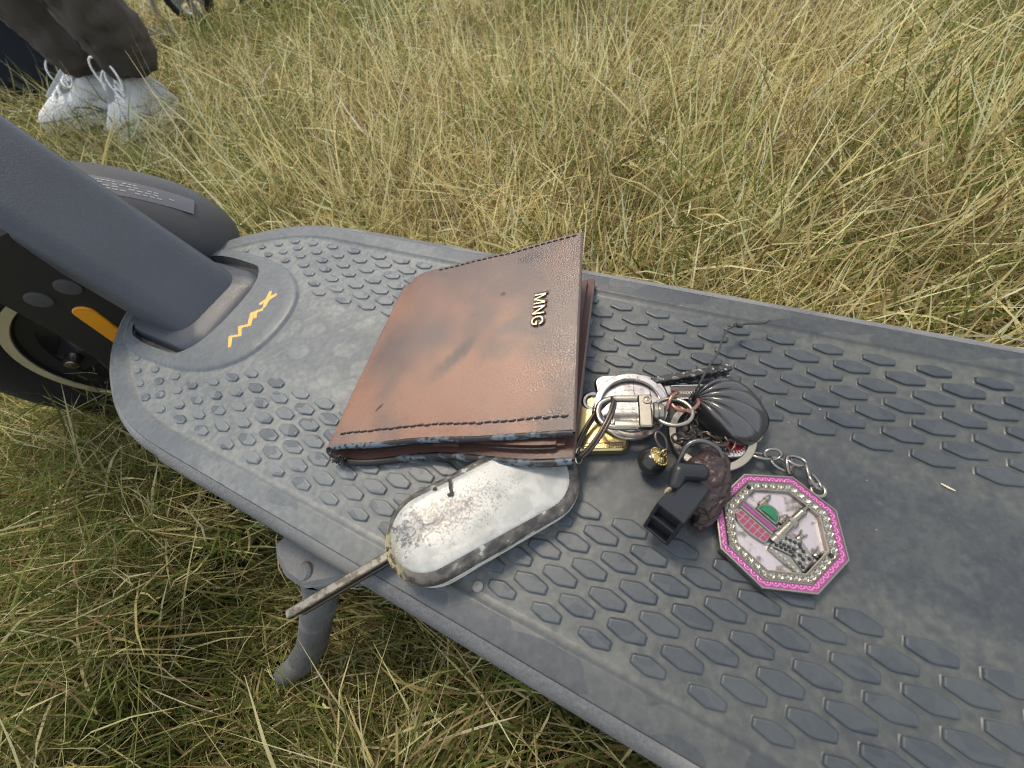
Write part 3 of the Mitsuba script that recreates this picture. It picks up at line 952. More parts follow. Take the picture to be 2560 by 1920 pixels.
for (x, y, l, a) in [(-69.2, 21.9, 1.6, .3), (-68.3, 20.6, 3.4, -1.0), (-66.6, 18.5, 3.0, -.8), (-66.5, 17.4, 2.0, .5), (-73.2, 17.0, 1.6, .5)]:
    q = V(x * .975, y * .975, 15.3)
    d = V(math.cos(a), math.sin(a), 0)
    sc_.append(tube([q - d * l / 2, q + [0.1, .15, 0], q + d * l / 2], [0.35, 0.7, 0.4], 6, flat=.4))
obj('tar_speck', merge(sc_), 'thread_black', fobk, label='black tar speck on the white face')

# ------------------------------------------------------------------ the bunch of keys
# brass plate with a meander border, half under the wallet
gold = thing('brass_plate', 'shiny brass plate with a meander border sticking out from under the wallet', 'key tag')
ga, gb = unit(V(-.925, -.38, 0)), unit(V(-.38, .925, 0))
go = V(-11.2, 60.6, 0)
w2 = lambda a, b, z: go + ga * a + gb * b + V(0, 0, z)
poly = [(3, 0), (1, 1), (0, 4), (0.2, 9), (2, 20), (4, 25), (34, 25), (34, 0)]
m = prism([tuple((go + ga * a + gb * b)[:2]) for a, b in poly], 0.3, 5.0, 0.9)
obj('brass_plate', m, 'gold', gold, 30)
key_m = []
for k in range(8):
    a = 2.6 + k * 2.5
    path = [(a, .9), (a, 2.6), (a + 1.8, 2.6), (a + 1.8, 1.5), (a + .8, 1.5), (a + .8, 2.0)]
    key_m.append(tube([w2(x, y, 5.05) for x, y in path], 0.16, 5))
key_m.append(tube([w2(1.5, .75, 5.05), w2(24, .75, 5.05)], .16, 5))
key_m.append(tube([w2(1.5, 2.95, 5.05), w2(24, 2.95, 5.05)], .16, 5))
obj('meander_border', merge(key_m), 'antique_dark', gold)

# silver key: head with an ear, engraved lines, long black blade
sk = thing('silver_key', 'scratched silver key head under the flat ring with a long black toothed blade', 'key')
head = [(-33.8, 85.2), (-32.2, 87.8), (-28, 89.8), (-22, 92.2), (-14, 94.2), (-7, 91.5), (-3.2, 85), (-4, 76), (-8.5, 69.5), (-15, 66.2), (-23, 65.6), (-28, 67.5), (-30.2, 71.5), (-30.6, 77), (-32.4, 81.5)]
obj('head', prism(spline(head, 60, True), 2.6, 6.2, .8), 'silver_worn', sk, 30)
obj('ear', tube(ring_path(V(-31.6, 75.4, 4.8), 3.3, V(.1, -.2, 1), 26), 1.2, 8, True), 'silver_worn', sk)
obj('engraving', merge([tube(np.array(q), .13, 5) for q in ([(-26, 83, 6.25), (-22.5, 88.3, 6.25), (-18.5, 89.3, 6.25)], [(-18.6, 89.2, 6.25), (-15.4, 80.0, 6.25)], [(-23.2, 75, 6.25), (-19.8, 66.9, 6.25), (-13, 70.6, 6.25)],
                                                            [(-21, 84, 6.25), (-17, 85.3, 6.25)], [(-12.8, 90.5, 6.25), (-8.2, 80, 6.25)], [(-23, 74, 6.25), (-14.5, 77.0, 6.25)])]), 'antique_dark', sk)
ka, kb = V(-12, 91.5, 5.0), V(15.2, 107.8, 4.6)
kx = unit(kb - ka)
ky = unit(np.cross(V(0, 0, 1), kx))
kl = np.linalg.norm(kb - ka)
obj('blade', merge([box((ka + kb) / 2 + [0, 0, 1.3], kl / 2, 1.5, .8, .35, kx, ky), box((ka + kb) / 2 + [0, 0, 0] - ky * .15, kl / 2 - .5, .9, .9, .2, kx, ky), box((ka + kb) / 2 + [0, 0, -1.7], kl / 2 - 1, 1.45, .8, .3, kx, ky)]),
    'black_worn', sk, 30, label='long black key blade with worn white edges')
obj('tooth', merge([box(ka + kx * (kl * (.55 + .1 * i)) - ky * 1.75 + [0, 0, -1.4], .9, .9, .7, .3, kx, ky) for i in range(5)]), 'silver_worn', sk)

sk2 = thing('small_key', 'small silver key blade lying behind the engraved name plaque', 'key')
obj('small_key', box(V(-2, 92.2, 3.2), 8, 2.2, 1.1, .4, unit(V(.94, .33, 0)), unit(V(-.33, .94, 0))), 'silver_worn', sk2)
obj('cut', merge([box(V(-7 + 2.6 * i, 88.6 + .93 * i, 3.2), .8, .8, .9, .25, unit(V(.94, .33, 0)), unit(V(-.33, .94, 0))) for i in range(5)]), 'silver_worn', sk2)
pk = thing('name_plaque', 'small rectangular antique metal plaque with raised script beside the shell charm', 'charm')
px_, py_ = unit(V(.945, .32, .05)), unit(V(-.30, .93, .2))
obj('name_plaque', box(V(4.0, 90.3, 8.0), 8.0, 2.9, .7, .35, px_, py_), 'antique_dark', pk)
pn = np.cross(px_, py_)
fr_ = [V(4.0, 90.3, 8.0) + px_ * a + py_ * b + pn * .75 for a, b in ((-7.7, -2.6), (7.7, -2.6), (7.7, 2.6), (-7.7, 2.6))]
obj('border', tube(fr_, .35, 6, True), 'steel', pk)
rs = random.Random(8)
scr = []
for i in range(11):
    c = V(4.0, 90.3, 8.0) + px_ * (-4.6 + i * .95) + py_ * (-.3) + pn * .8
    scr.append(tube(ring_path(c, .34 + .15 * rs.random(), pn, 10, .6 + .3 * rs.random()), .14, 5, True))
obj('script', merge(scr), 'steel', pk, label='raised script, not readable')

# flat ring and swivel clip
fl = thing('flat_key_ring', 'flat silver split ring lying on the silver key beside the wallet', 'key ring')


def washer(c, r0, r1, h, axis, n=64, ch=.25):
    return lathe([(r0, -h), (r0, h - ch), (r0 + ch, h), (r1 - ch, h), (r1, h - ch), (r1, -h), (r0, -h)], c, axis, n)


ax1 = unit(V(.03, -.06, 1))
obj('flat_key_ring', washer(V(-16.3, 77.4, 7.6), 11.6, 14.2, .55, ax1), 'silver_worn', fl, 30)
obj('flat_coil', washer(V(-16.1, 77.3, 6.6), 11.8, 14.0, .4, ax1), 'steel_dark', fl, 30)

cl = thing('swivel_clip', 'silver swivel clip with a riveted gate lying across the flat ring', 'clip')
cx, cy = unit(V(.945, .327, 0)), unit(V(-.327, .945, 0))
co = V(-16.2, 71.0, 13.8)
cw_ = lambda a, b, z=0.0: co + cx * a + cy * b + V(0, 0, z)
obj('frame', merge([tube(spline([cw_(4, 5.6), cw_(-2, 5.7), cw_(-6.2, 5.4), cw_(-9.6, 3.4), cw_(-10.6, -.5), cw_(-9.2, -4.4), cw_(-5.5, -6.2), cw_(-1, -6.3), cw_(4, -6.2)], 44), 1.25, 10, flat=.9),
                    box(cw_(1.0, -5.4), 5.6, 1.5, 1.3, .5, cx, cy)]), 'antique', cl, 50)
obj('gate', tube([cw_(-3.6, 5.6), cw_(4, 5.6)], 1.35, 10), 'antique', cl)
obj('gate_plate', box(cw_(6.6, -.1, .3), 2.5, 6.7, 1.9, .6, cx, cy), 'antique', cl, 25)
obj('rivet', lathe([(0, .5), (.6, .4), (.7, .1), (1.0, .1), (1.2, .6), (1.6, .6), (1.7, 0)], cw_(7.4, 4.0, 2.2), V(0, 0, 1), 24), 'antique', cl)
obj('swivel', lathe([(0, -2.2), (3.4, -2.2), (3.9, -1.7), (3.9, -.5), (3.4, 0), (3.5, .3), (3.2, 1.6), (2.2, 2.2), (0, 2.2)], cw_(11.6, .2, -.6), cx, 28), 'antique', cl)
lp = thing('wire_ring', 'thick round wire ring through the end of the swivel clip', 'key ring')
obj('wire_ring', tube(ring_path(cw_(16.6, .6, -.8), 5.9, unit(V(-.12, .12, 1)), 48, 6.8), .85, 12, True), 'antique', lp, 60)

dr_ = thing('split_ring', 'dark oval split ring running from the wallet through the clip', 'key ring')
dc, da, db = V(-25.2, 61.8, 12.0), unit(V(.16, .985, .12)), unit(V(.75, -.12, .65))
for o in (0, 1):
    P = [dc + db * (o * .9 - .45) * 0 + da * 13.2 * math.cos(t) + db * (4.6 + .2 * o) * math.sin(t) + np.cross(da, db) * (o * 1.2 - .6) for t in np.linspace(0, 2 * np.pi, 60, endpoint=False)]
    obj('coil', tube(P, .72, 9, True), 'antique_dark', dr_, 60)
sr = thing('thin_wire_loop', 'thin pale wire loop at the corner of the wallet above the car key', 'wire loop')
obj('thin_wire_loop', tube(ring_path(V(-27.6, 50.2, 8.5), 3.4, unit(V(.8, .2, .5)), 30, 2.2), .28, 7, True), 'steel', sr)

# big flat ring under the charms
bg = thing('big_flat_ring', 'large dull flat ring in the middle of the bunch of charms', 'key ring')
ax2 = unit(V(-.05, .04, 1))
obj('big_flat_ring', washer(V(14.6, 77.6, 3.4), 12.4, 15.2, .7, ax2, 72), 'antique', bg, 30)
obj('under_coil', washer(V(14.4, 77.8, 1.9), 12.6, 15.0, .6, ax2, 72), 'steel_dark', bg, 30)
rb = thing('red_badge', 'red enamel badge with a white sunburst rim seen through the large flat ring', 'badge')
obj('red_badge', lathe([(0, 1.3), (6.2, 1.2), (6.6, .9), (6.6, -.6)], V(22.0, 77.8, 1.6), V(0, 0, 1), 40), 'steel', rb, 30)
obj('enamel', lathe([(0, .3), (5.0, .3), (5.1, 0)], V(22.0, 77.8, 2.75), V(0, 0, 1), 40), 'red_enamel', rb, 30)
obj('ray', merge([tube([V(22, 77.8, 3.0) + V(math.cos(t), math.sin(t), 0) * 4.2, V(22, 77.8, 2.95) + V(math.cos(t), math.sin(t), 0) * 6.1], [.32, .12], 5) for t in np.linspace(0, 6.28, 30)[:-1]]), 'sticker_white', rb, 30, label='white sunburst rays round the red enamel')
tk = thing('round_token', 'tan round token edge showing behind the shell charm', 'token')
obj('round_token', lathe([(0, 1.2), (5.2, 1.2), (5.8, .7), (5.8, -.7), (5.2, -1.2), (0, -1.2)], V(26.3, 84.2, 4.6), unit(V(.55, .05, .8)), 36), 'tan_token', tk, 40)

# shell charm
sh = thing('shell_charm', 'black ridged shell-shaped charm with grey glints', 'charm')
H0 = V(5.0, 86.6, 0)
OUTS = spline([(3.4, 86.0), (3.6, 89.7), (8.8, 95.4), (13, 98.8), (17.5, 99.4), (23.5, 96.6), (28.4, 91.6), (29.6, 87.6), (28.4, 82.6), (26.2, 78.6), (21.6, 76.6), (16.4, 77.4), (9.1, 81.5), (4.6, 84.6)], 150, True)
rows = []
for r in np.linspace(0, 1, 22):
    q = H0[:2] + (OUTS - H0[:2]) * r * 1.1
    ang = np.arctan2((OUTS - H0[:2])[:, 1], (OUTS - H0[:2])[:, 0])
    dome = 7.5 * np.sqrt(np.maximum(0, 1 - (2 * r * np.hypot(*(OUTS - H0[:2]).T) / 24 - 1) ** 2)) * np.sqrt(max(0, 1 - r ** 4)) ** .7
    across = np.clip((np.sin(np.linspace(0, 2 * np.pi, 150)) * 0 + 1), 0, 1)
    swirl = ang * 9.0 + 1.1 * r + .8
    rib = (np.abs(np.sin(swirl)) ** .6 - .6) * 1.7 * math.sin(math.pi * min(1, r * 1.02)) ** .6
    z = 5.0 + dome + rib + 2.5 * (1 - r)
    rows.append(np.c_[q, z])
rows.append(np.c_[H0[:2] + (OUTS - H0[:2]) * 1.08, np.full(150, 3.6)])
rows.append(np.c_[H0[:2] + (OUTS - H0[:2]) * .4, np.full(150, 1.6)])
obj('shell_charm', loft(rows, cap1=True), 'shell_black', sh, 60)

# copper wire twists
cp = thing('copper_wire', 'reddish copper wire twisted round the ring beside the shell charm', 'wire')
for q, r in (([(-2.8, 86.4, 12), (-1.6, 84.0, 14.5), (-2.6, 82.0, 15), (-2.9, 79.5, 14.5), (-3.2, 77.0, 13)], .75), ([(-1.6, 78.8, 14.8), (.6, 77.6, 15), (2.6, 77.8, 14.6), (4.8, 79.0, 13.8), (6.4, 81.5, 13), (7.0, 84.2, 12.2), (6.4, 86, 11)], .75),
              ([(0.5, 79.5, 13.4), (3.2, 77.9, 15.2), (5.2, 78.2, 14.0), (6.8, 79.6, 12.6)], .55)):
    obj('strand', tube(spline(q, 24), r, 8), 'copper', cp, 60)
kn = thing('dark_wire_knot', 'dark knotted wire coil between the clip ring and the toy figure', 'wire')
rs = random.Random(11)
for k in range(7):
    c = V(6.6 + rs.uniform(-1.6, 2.6), 76.2 + rs.uniform(-2.6, 2.4), 7.5 + rs.uniform(-3, 3))
    obj('loop', tube(ring_path(c, rs.uniform(1.5, 2.6), unit(V(rs.uniform(-1, 1), rs.uniform(-1, 1), rs.uniform(.1, 1))), 24), .38, 7, True), 'antique_dark', kn, 60)
obj('wire_tail', tube(spline([(8.5, 75.8, 7), (10.4, 73.4, 8.5), (12.2, 71.0, 8)], 12), .4, 6), 'antique_dark', kn)

dk = thing('dark_chain', 'tarnished dark chain links tangled inside the large flat ring', 'chain')
rs = random.Random(5)
pth = spline([(2.5, 70.5, 7), (6, 68.5, 8.5), (9.5, 71, 7.5), (12.5, 74.5, 8), (16.5, 74, 6.5), (19.5, 72, 6.0), (21.5, 75.5, 6.5)], 10)
for i in range(9):
    a, b = pth[i], pth[i + 1]
    nn = unit(np.cross(b - a, V(rs.uniform(-1, 1), rs.uniform(-1, 1), 1.6 * (i % 2) + .1)))
    obj('chain_link', tube(ring_path((a + b) / 2, np.linalg.norm(b - a) / 2 + .9, nn, 24, 1.55, x=b - a), .5, 8, True), 'antique_dark', dk, 60)

# bead with a gilt cap
bd = thing('bead_charm', 'glossy black bead with a beaded gilt cap hanging from the clip ring', 'bead')
bc, bax = V(-2.4, 58.6, 5.3), unit(V(.45, .38, .82))
obj('bead', ball(bc, 5.2, 4), 'bead_black', bd, 60)
capp = [(5.25 * math.sin(t) * 1.0, 5.35 * math.cos(t)) for t in np.linspace(0, .66, 8)]
obj('cap', lathe(capp + [(3.35, 4.0)], bc, bax, 36), 'gold', bd, 40)
u_ = unit(np.cross(bax, V(0, 0, 1)))
v_ = np.cross(bax, u_)
obj('cap_beading', merge([ball(bc + bax * 4.05 + 3.45 * (math.cos(t) * u_ + math.sin(t) * v_), .42, 1) for t in np.linspace(0, 2 * np.pi, 22, endpoint=False)] +
                         [tube([bc + bax * 5.3 + 1.0 * (math.cos(t) * u_ + math.sin(t) * v_), bc + bax * 4.45 + 3.0 * (math.cos(t) * u_ + math.sin(t) * v_)], .18, 5) for t in np.linspace(0, 2 * np.pi, 16, endpoint=False)]), 'gold', bd, 40)
obj('ringlet', tube(ring_path(bc + bax * 6.6, 1.5, unit(V(.7, -.5, .3)), 24), .42, 8, True), 'gold', bd, 60)
obj('link', tube(spline([(-3.6, 67.6, 12.5), (-3.9, 65.6, 12.6), (-2.6, 63.6, 12.2), (-.4, 62.4, 11.2), (1.0, 62.6, 10.4), (.6, 64.6, 11), (-1.6, 67.2, 12)], 40, True), .62, 8, True), 'antique_dark', bd, 60)

# toy figure, lying on its side with the soles towards the camera
tf_ = thing('toy_figure', 'toy figure with black block legs and dark brown shaggy body lying on its side', 'toy')
fx, fy = unit(V(.34, .94, 0)), unit(V(.94, -.34, 0))            # foot to hip, front to back
fo = V(8.6, 33.4, 0)
fw_ = lambda a, b, z: fo + fx * a + fy * b + V(0, 0, z)


lx = unit(V(.29, .84, -.40))                                    # the legs slope down from the raised feet to the hip
lz = unit(np.cross(fy, lx))
lz = lz if lz[2] > 0 else -lz
lo = V(7.2, 35.4, 14.6)
lw_ = lambda a, b, z: lo + lx * a + fy * b + lz * z
for z0, z1, dx in ((-8.0, -.1, .9), (0.1, 8.0, 0.0)):
    zc, hz = (z0 + z1) / 2, (z1 - z0) / 2
    # hollow sole: a rim of four walls round a dark pocket
    pcs = [box(lw_(10.5 + dx, .3, zc), 8.0, 3.9, hz - .08, .6, lx, fy), box(lw_(4.0 + dx, -.8, zc), 2.2, 4.7, hz - .05, .45, lx, fy),
           box(lw_(.9 + dx, -.8, zc + hz - .6), 1.5, 4.7, .6, .25, lx, fy), box(lw_(.9 + dx, -.8, zc - hz + .6), 1.5, 4.7, .6, .25, lx, fy), box(lw_(.9 + dx, -5.0, zc), 1.5, .6, hz - .1, .25, lx, fy), box(lw_(.9 + dx, 3.4, zc), 1.5, .6, hz - .1, .25, lx, fy)]
    obj('leg', merge(pcs), 'toy_black', tf_, 25, label='black block leg with a hollow sole')
obj('hips', box(lw_(18.6, .4, 0), 2.2, 3.8, 7.2, .7, lx, fy), 'toy_black', tf_, 30)
J = {'hip': (fw_(19.5, .2, 6.6), 6.4), 'chest': (fw_(26, -1.6, 8.6), 7.4), 'neck': (fw_(31, -2.6, 9), 5.4), 'cape0': (fw_(24, 2.6, 7), 5.0), 'cape1': (fw_(18, 4.4, 5.6), 4.0), 'cape2': (fw_(13.0, 5.2, 3.6), 2.6), 'sh': (fw_(26.5, -5.2, 11), 3.8)}
v, f = skin(J, [('hip', 'chest'), ('chest', 'neck'), ('chest', 'cape0'), ('cape0', 'cape1'), ('cape1', 'cape2'), ('chest', 'sh'), ('hip', 'cape1')], 0.8, 3)
t = trimesh.Trimesh(v, f, process=False)
v = v + t.vertex_normals * (1.5 * (meshkit.fbm(v * [.30, .30, .30], 4)[:, None] - .45) + .9 * np.abs(np.sin(4.0 * meshkit.fbm(v * .22, 2, 5)[:, None] * 3.14)) - .4)
obj('shaggy_body', (v, f), 'toy_brown', tf_, 60, label='dark brown shaggy body and cape')
v, f = skin({'s': (V(13.0, 56.6, 15.2), 3.0), 'e': (V(6.9, 54.2, 16.2), 3.0), 'w': (V(6.6, 49.2, 15.6), 2.3)}, [('s', 'e'), ('e', 'w')], .8, 4)
obj('arm', (v, f), 'toy_black', tf_, 60)
hand = [V(6.6, 47.6, 15.3) + unit(V(.35, -.75, -.2)) * (1.2 * math.cos(a) + .8) * 1.1 + V(.9, .42, 0) * 2.1 * math.sin(a) for a in np.linspace(.55, 2 * np.pi - .55, 18)]
obj('hand', merge([tube(hand, .85, 8, flat=1.9, up=V(0, 0, 1)), tube([V(6.6, 49.4, 15.5), V(6.6, 47.4, 15.2)], 1.5, 10)]), 'toy_cream', tf_, 50, label='cream clip-shaped hand')
obj('wrist_post', tube([V(6.7, 48.2, 14.6), V(7.0, 45.2, 13.6)], 1.5, 12), 'toy_brown', tf_)
cd = thing('black_cord', 'thin black cord looped over the shoulders of the toy figure', 'cord')
obj('black_cord', tube(spline([(6.0, 57.5, 11), (6.3, 61.5, 14), (7.3, 65.0, 15.5), (9.8, 67.2, 16), (13.2, 67.6, 16.2), (16.6, 66.8, 15.4), (18.6, 65.0, 13.5)], 40), .85, 8), 'shell_black', cd, 60)
obj('cord_ring', tube(spline([(11.0, 72.8, 9), (13.2, 70.4, 10), (17.0, 70.9, 9.6), (19.8, 73.0, 8.8), (18.6, 75.6, 8)], 30), .6, 8), 'antique_dark', cd, 60)

# dark green cord with a knot
gc = thing('knotted_cord', 'thin dark green cord with a knot sticking up behind the shell charm', 'cord')
obj('knotted_cord', tube(spline([(5.0, 90.0, 10), (5.7, 93.4, 14), (6.8, 99.8, 14), (8.8, 110.3, 10.5), (9.2, 119.4, 10), (10.9, 125.1, 8.5), (14.4, 129.0, 7), (17, 131.3, 6), (22.4, 133.1, 6), (24.6, 135.4, 6)], 60), .42, 7), 'cord_green', gc, 60)
obj('knot', merge([ball(V(13.6, 128.2, 7.4), (2.0, 1.1, 1.0), 2), tube(ring_path(V(13.8, 128.4, 7.6), 1.2, unit(V(.3, .5, .6)), 20), .45, 7, True), tube([V(12, 126.6, 7.6), V(9.6, 126.4, 8)], [.4, .2], 6)]), 'cord_green', gc, 60)

# ------------------------------------------------------------------ octagonal medallion on a chain
md = thing('octagon_medallion', 'pink enamelled octagonal medallion set with crystals and a green domed mosque in relief', 'medallion')
MC = V(40.6, 51.0, 0)
mv, mu = unit(V(math.cos(R_(62.9)), math.sin(R_(62.9)), 0)), None
mu = V(mv[1], -mv[0], 0)
mp = lambda x, y, z=0.0: MC + mu * x + mv * y + V(0, 0, z)
RO = 20.0


def octo(r, z):
    return np.array([mp(r * math.cos(R_(22.5 + 45 * k)), r * math.sin(R_(22.5 + 45 * k)), z) for k in range(8)])


obj('body', merge([loft([octo(RO - 1.0, .1), octo(RO, .6), octo(RO, 3.4), octo(RO - .25, 3.85), octo(RO - .7, 3.9), octo(RO - .8, 3.3), octo(RO - 2.75, 3.3), octo(RO - 2.85, 3.9), octo(RO - 3.2, 4.2), octo(RO - 3.5, 3.9), octo(RO - 5.6, 3.9),
                         octo(RO - 5.8, 4.2), octo(RO - 6.2, 4.15), octo(RO - 6.5, 2.2)])]), 'antique', md, 15, label='antique silver octagonal body')
obj('pink_border', loft([octo(RO - .75, 3.5), octo(RO - 2.8, 3.5)]), 'pink_enamel', md, False, label='glossy pink enamel border')
obj('relief_ground', (np.vstack([octo(RO - 6.4, 2.3), MC[None] + [0, 0, 2.3]]), np.array([[8, k, (k + 1) % 8] for k in range(8)])), 'medal_ground', md, False, label='brushed silver ground tarnished in blotches')
arcs = []
for s in range(8):
    a0, a1 = octo(RO - 1.9, 3.55)[s], octo(RO - 1.9, 3.55)[(s + 1) % 8]
    t = unit(a1 - a0)
    o = unit((a0 + a1) / 2 - MC - V(0, 0, 3.55))
    L_ = np.linalg.norm(a1 - a0)
    for k in range(6):
        c = a0 + t * L_ * (k + .5) / 6
        arcs.append(tube([c + t * .98 * math.cos(q) + o * 1.0 * math.sin(q) - o * .5 for q in np.linspace(0, np.pi, 9)], .17, 5))
        arcs.append(ball(c - o * .3, (.3, .3, .22), 1))
obj('scallop', merge(arcs), 'pink_light', md, 50, label='pale pink scallops along the border')
k = key_for(md + '__scallop')
labels[md + '__scallop']['kind'] = 'stuff'
beads = []
for s in range(8):
    a0, a1 = octo(RO - 4.55, 3.9)[s], octo(RO - 4.55, 3.9)[(s + 1) % 8]
    o = unit((a0 + a1) / 2 - MC - V(0, 0, 3.9))
    for k in range(5):
        c = a0 + (a1 - a0) * (k + .5) / 5
        obj('crystal', lathe([(0, .75), (.4, .7), (.80, .2), (.82, -.1)], c, V(0, 0, 1), 9), 'jet' if (s, k) in ((3, 0), (7, 4)) else 'crystal', md, False)
        beads.append(tube(ring_path(c + V(0, 0, .08), 1.0, V(0, 0, 1), 14), .13, 5, True))
    for k in range(6):
        c = a0 + (a1 - a0) * k / 5
        for d in (.55, -.55):
            beads.append(ball(c + o * d, (.38, .38, .4), 1))
k = obj('grain_beading', merge(beads), 'antique', md, 50)
tag(k, None, kind='stuff')


def flat_poly(pts, z0, z1, ch=.2):
    return prism([tuple(mp(x, y)[:2]) for x, y in pts], z0, z1, ch)


# the mosque: arcade, frieze, dome, minarets
arc_y = lambda x: -6.6 - 1.1 * math.sin(math.pi * np.clip((x + 11.8) / 12, 0, 1))
facade = [(-11.8, -3.0)] + [(x, arc_y(x) + (1.2 if x < -11 else 0)) for x in np.linspace(-11.8, .2, 9)] + [(.2, -3.0)]
obj('arcade', flat_poly(facade, 2.4, 4.0), 'antique', md, 25)
wins = []
for k in range(6):
    x0 = -11.1 + k * 1.86
    for (ya, yb, rnd) in ((-4.9, -3.5, True), (arc_y(x0 + .7) + .5, -5.15, False)):
        q = [(x0, ya), (x0 + 1.5, ya), (x0 + 1.5, yb - (.4 if rnd else 0))] + ([(x0 + .75 + .75 * math.cos(t), yb - .4 + .5 * math.sin(t)) for t in np.linspace(.4, 2.7, 5)] if rnd else []) + [(x0, yb - (.4 if rnd else 0))]
        if yb - ya > .5:
            wins.append(flat_poly(q, 3.9, 4.08, .08))
obj('arcade_window', merge(wins), 'rose_enamel', md, False, label='deep pink enamel windows of the arcade')
obj('frieze', merge([flat_poly([(-12.2, -2.9), (-.1, -2.9), (-.1, -2.1), (-12.2, -2.1)], 2.4, 4.3), flat_poly([(-12.2, -.5), (-.1, -.5), (-.1, .1), (-12.2, .1)], 2.4, 4.3), flat_poly([(-12.2, -2.2), (-.1, -2.2), (-.1, -.4), (-12.2, -.4)], 2.4, 3.8)]), 'antique', md, 25)
obj('frieze_enamel', merge([flat_poly([(-11.9, -1.95), (-.4, -1.95), (-.4, -.65), (-11.9, -.65)], 3.7, 4.1, .06)] + [flat_poly([(-7.0 + k * .52, -1.7), (-6.7 + k * .52, -1.7), (-6.7 + k * .52, -.9), (-7.0 + k * .52, -.9)], 4.1, 4.25, .05) for k in range(12)]),
    'pink_enamel', md, False)
dome = [(-4.9 + 3.3 * math.cos(t), .9 + 3.5 * math.sin(t) ** .9) for t in np.linspace(0.0, np.pi, 17)]
rings = [np.array([mp(-4.9 + (x + 4.9) * s, .9 + (y - .9) * s, z) for x, y in dome]) for s, z in ((1.13, 2.4), (1.13, 4.2), (1.02, 4.5))]
obj('dome_rim', merge([loft(rings, True), (rings[2], np.array([[0, k, k + 1] for k in range(1, 16)]))]), 'antique', md, 30)
rings = [np.array([mp(-4.9 + (x + 4.9) * s, .95 + (y - .9) * s, z) for x, y in dome]) for s, z in ((.97, 4.45), (.8, 5.1), (.45, 5.6), (.02, 5.75))]
obj('dome', loft(rings, True), 'green_enamel', md, 50, label='glossy green enamel dome')
obj('dome_band', merge([flat_poly([(-8.4, .25), (-1.4, .25), (-1.4, 1.0), (-8.4, 1.0)], 2.5, 4.75, .15)] + [ball(mp(-8.0 + k * .62, .62, 4.8), .22, 1) for k in range(11)]), 'antique', md, 30)


def minaret(x, y0, y1, w):
    L_ = y1 - y0
    prof_ = [(w, 0), (w, .1 * L_), (w * 1.25, .12 * L_), (w * 1.25, .18 * L_), (w * .85, .2 * L_), (w * .85, .45 * L_), (w * 1.15, .48 * L_), (w * 1.1, .54 * L_), (w * .7, .56 * L_), (w * .7, .74 * L_), (w * .9, .77 * L_), (w * .5, .82 * L_), (w * .4, .92 * L_), (.05, L_)]
    return lathe(prof_, mp(x, y0, 3.2), mv, 16)


def grains(x, y0, y1, w):
    return [ball(mp(x + dx * w * .75, y, 3.2 + w * (.95 - .3 * abs(dx))), .21, 1) for y in np.arange(y0 + .3, y1 - 1, .5) for dx in (-1, 0, 1)]


for (x, y0, y1, w) in ((1.3, -4.6, 15.0, 1.75), (-8.2, 2.4, 8.2, .9), (-1.0, 2.2, 6.4, .85)):
    obj('minaret', minaret(x, y0, y1, w), 'antique', md, 40)
obj('minaret_grain', merge(grains(1.3, -4.2, 11.0, 1.75) + grains(-8.2, 2.6, 7, .8) + grains(-1.0, 2.4, 5.8, .75)), 'antique', md, 50)
for (x, y) in ((5.6, 2.0), (11.6, 1.2)):
    obj('turret', merge([lathe([(.9, 0), (1.0, .6), (.6, .9), (.9, 1.4), (.7, 2.2)], mp(x, y, 3.0), mv, 14), tube([mp(x - .9, y + 3.4, 3.2), mp(x - .7, y + 2.4, 3.2), mp(x, y + 2.2, 3.2), mp(x + .7, y + 2.4, 3.2), mp(x + .9, y + 3.4, 3.2)], .34, 6)]), 'antique', md, 40)
# the cube-shaped house with black and clear stones
obj('cube_house', merge([flat_poly([(1.2, -6.2), (1.9, .4), (6.6, 2.3), (7.2, -3.9)], 2.4, 4.2, .3), flat_poly([(6.6, 2.3), (12.0, .4), (12.3, -5.3), (7.2, -3.9)], 2.4, 3.9, .3), flat_poly([(1.2, -6.2), (7.2, -3.9), (12.3, -5.3), (11.8, -7.2), (6.0, -7.4), (1.6, -7.4)], 2.4, 3.5, .3)]), 'antique', md, 25)
P00, P10, P01 = V(1.9, -5.4), V(6.8, -3.5), V(2.5, -.3)
for i in range(4):
    for j in range(4):
        a, b = (i + .5) / 4, (j + .4) / 4
        q = P00 + (P10 - P00) * a + (P01 - P00) * b
        obj('stone', lathe([(0, .5), (.4, .45), (.62, .1), (.62, -.1)], mp(q[0], q[1], 4.2), V(0, 0, 1), 8), 'crystal' if j == 2 else 'jet', md, False)
for i in range(4):
    for j in range(3):
        q = V(7.6, -3.4) + V(1.2, -.3) * i + V(-.1, 1.75) * j
        obj('stone', lathe([(0, .5), (.4, .45), (.62, .1), (.62, -.1)], mp(q[0], q[1], 3.9), V(0, 0, 1), 8), 'jet' if (i + j) % 3 != 1 else 'crystal', md, False)
for i in range(7):
    q = V(2.2, -6.7) + V(1.45, .12 if i < 4 else .0) * i
    obj('stone', lathe([(0, .5), (.4, .45), (.62, .1), (.62, -.1)], mp(q[0], q[1] + .25, 3.55), V(0, 0, 1), 8), 'crystal', md, False)
obj('eyelet', tube(ring_path(mp(.4, 20.6, 2.6), 2.0, V(0, 0, 1), 30), .75, 10, True), 'antique', md, 60)
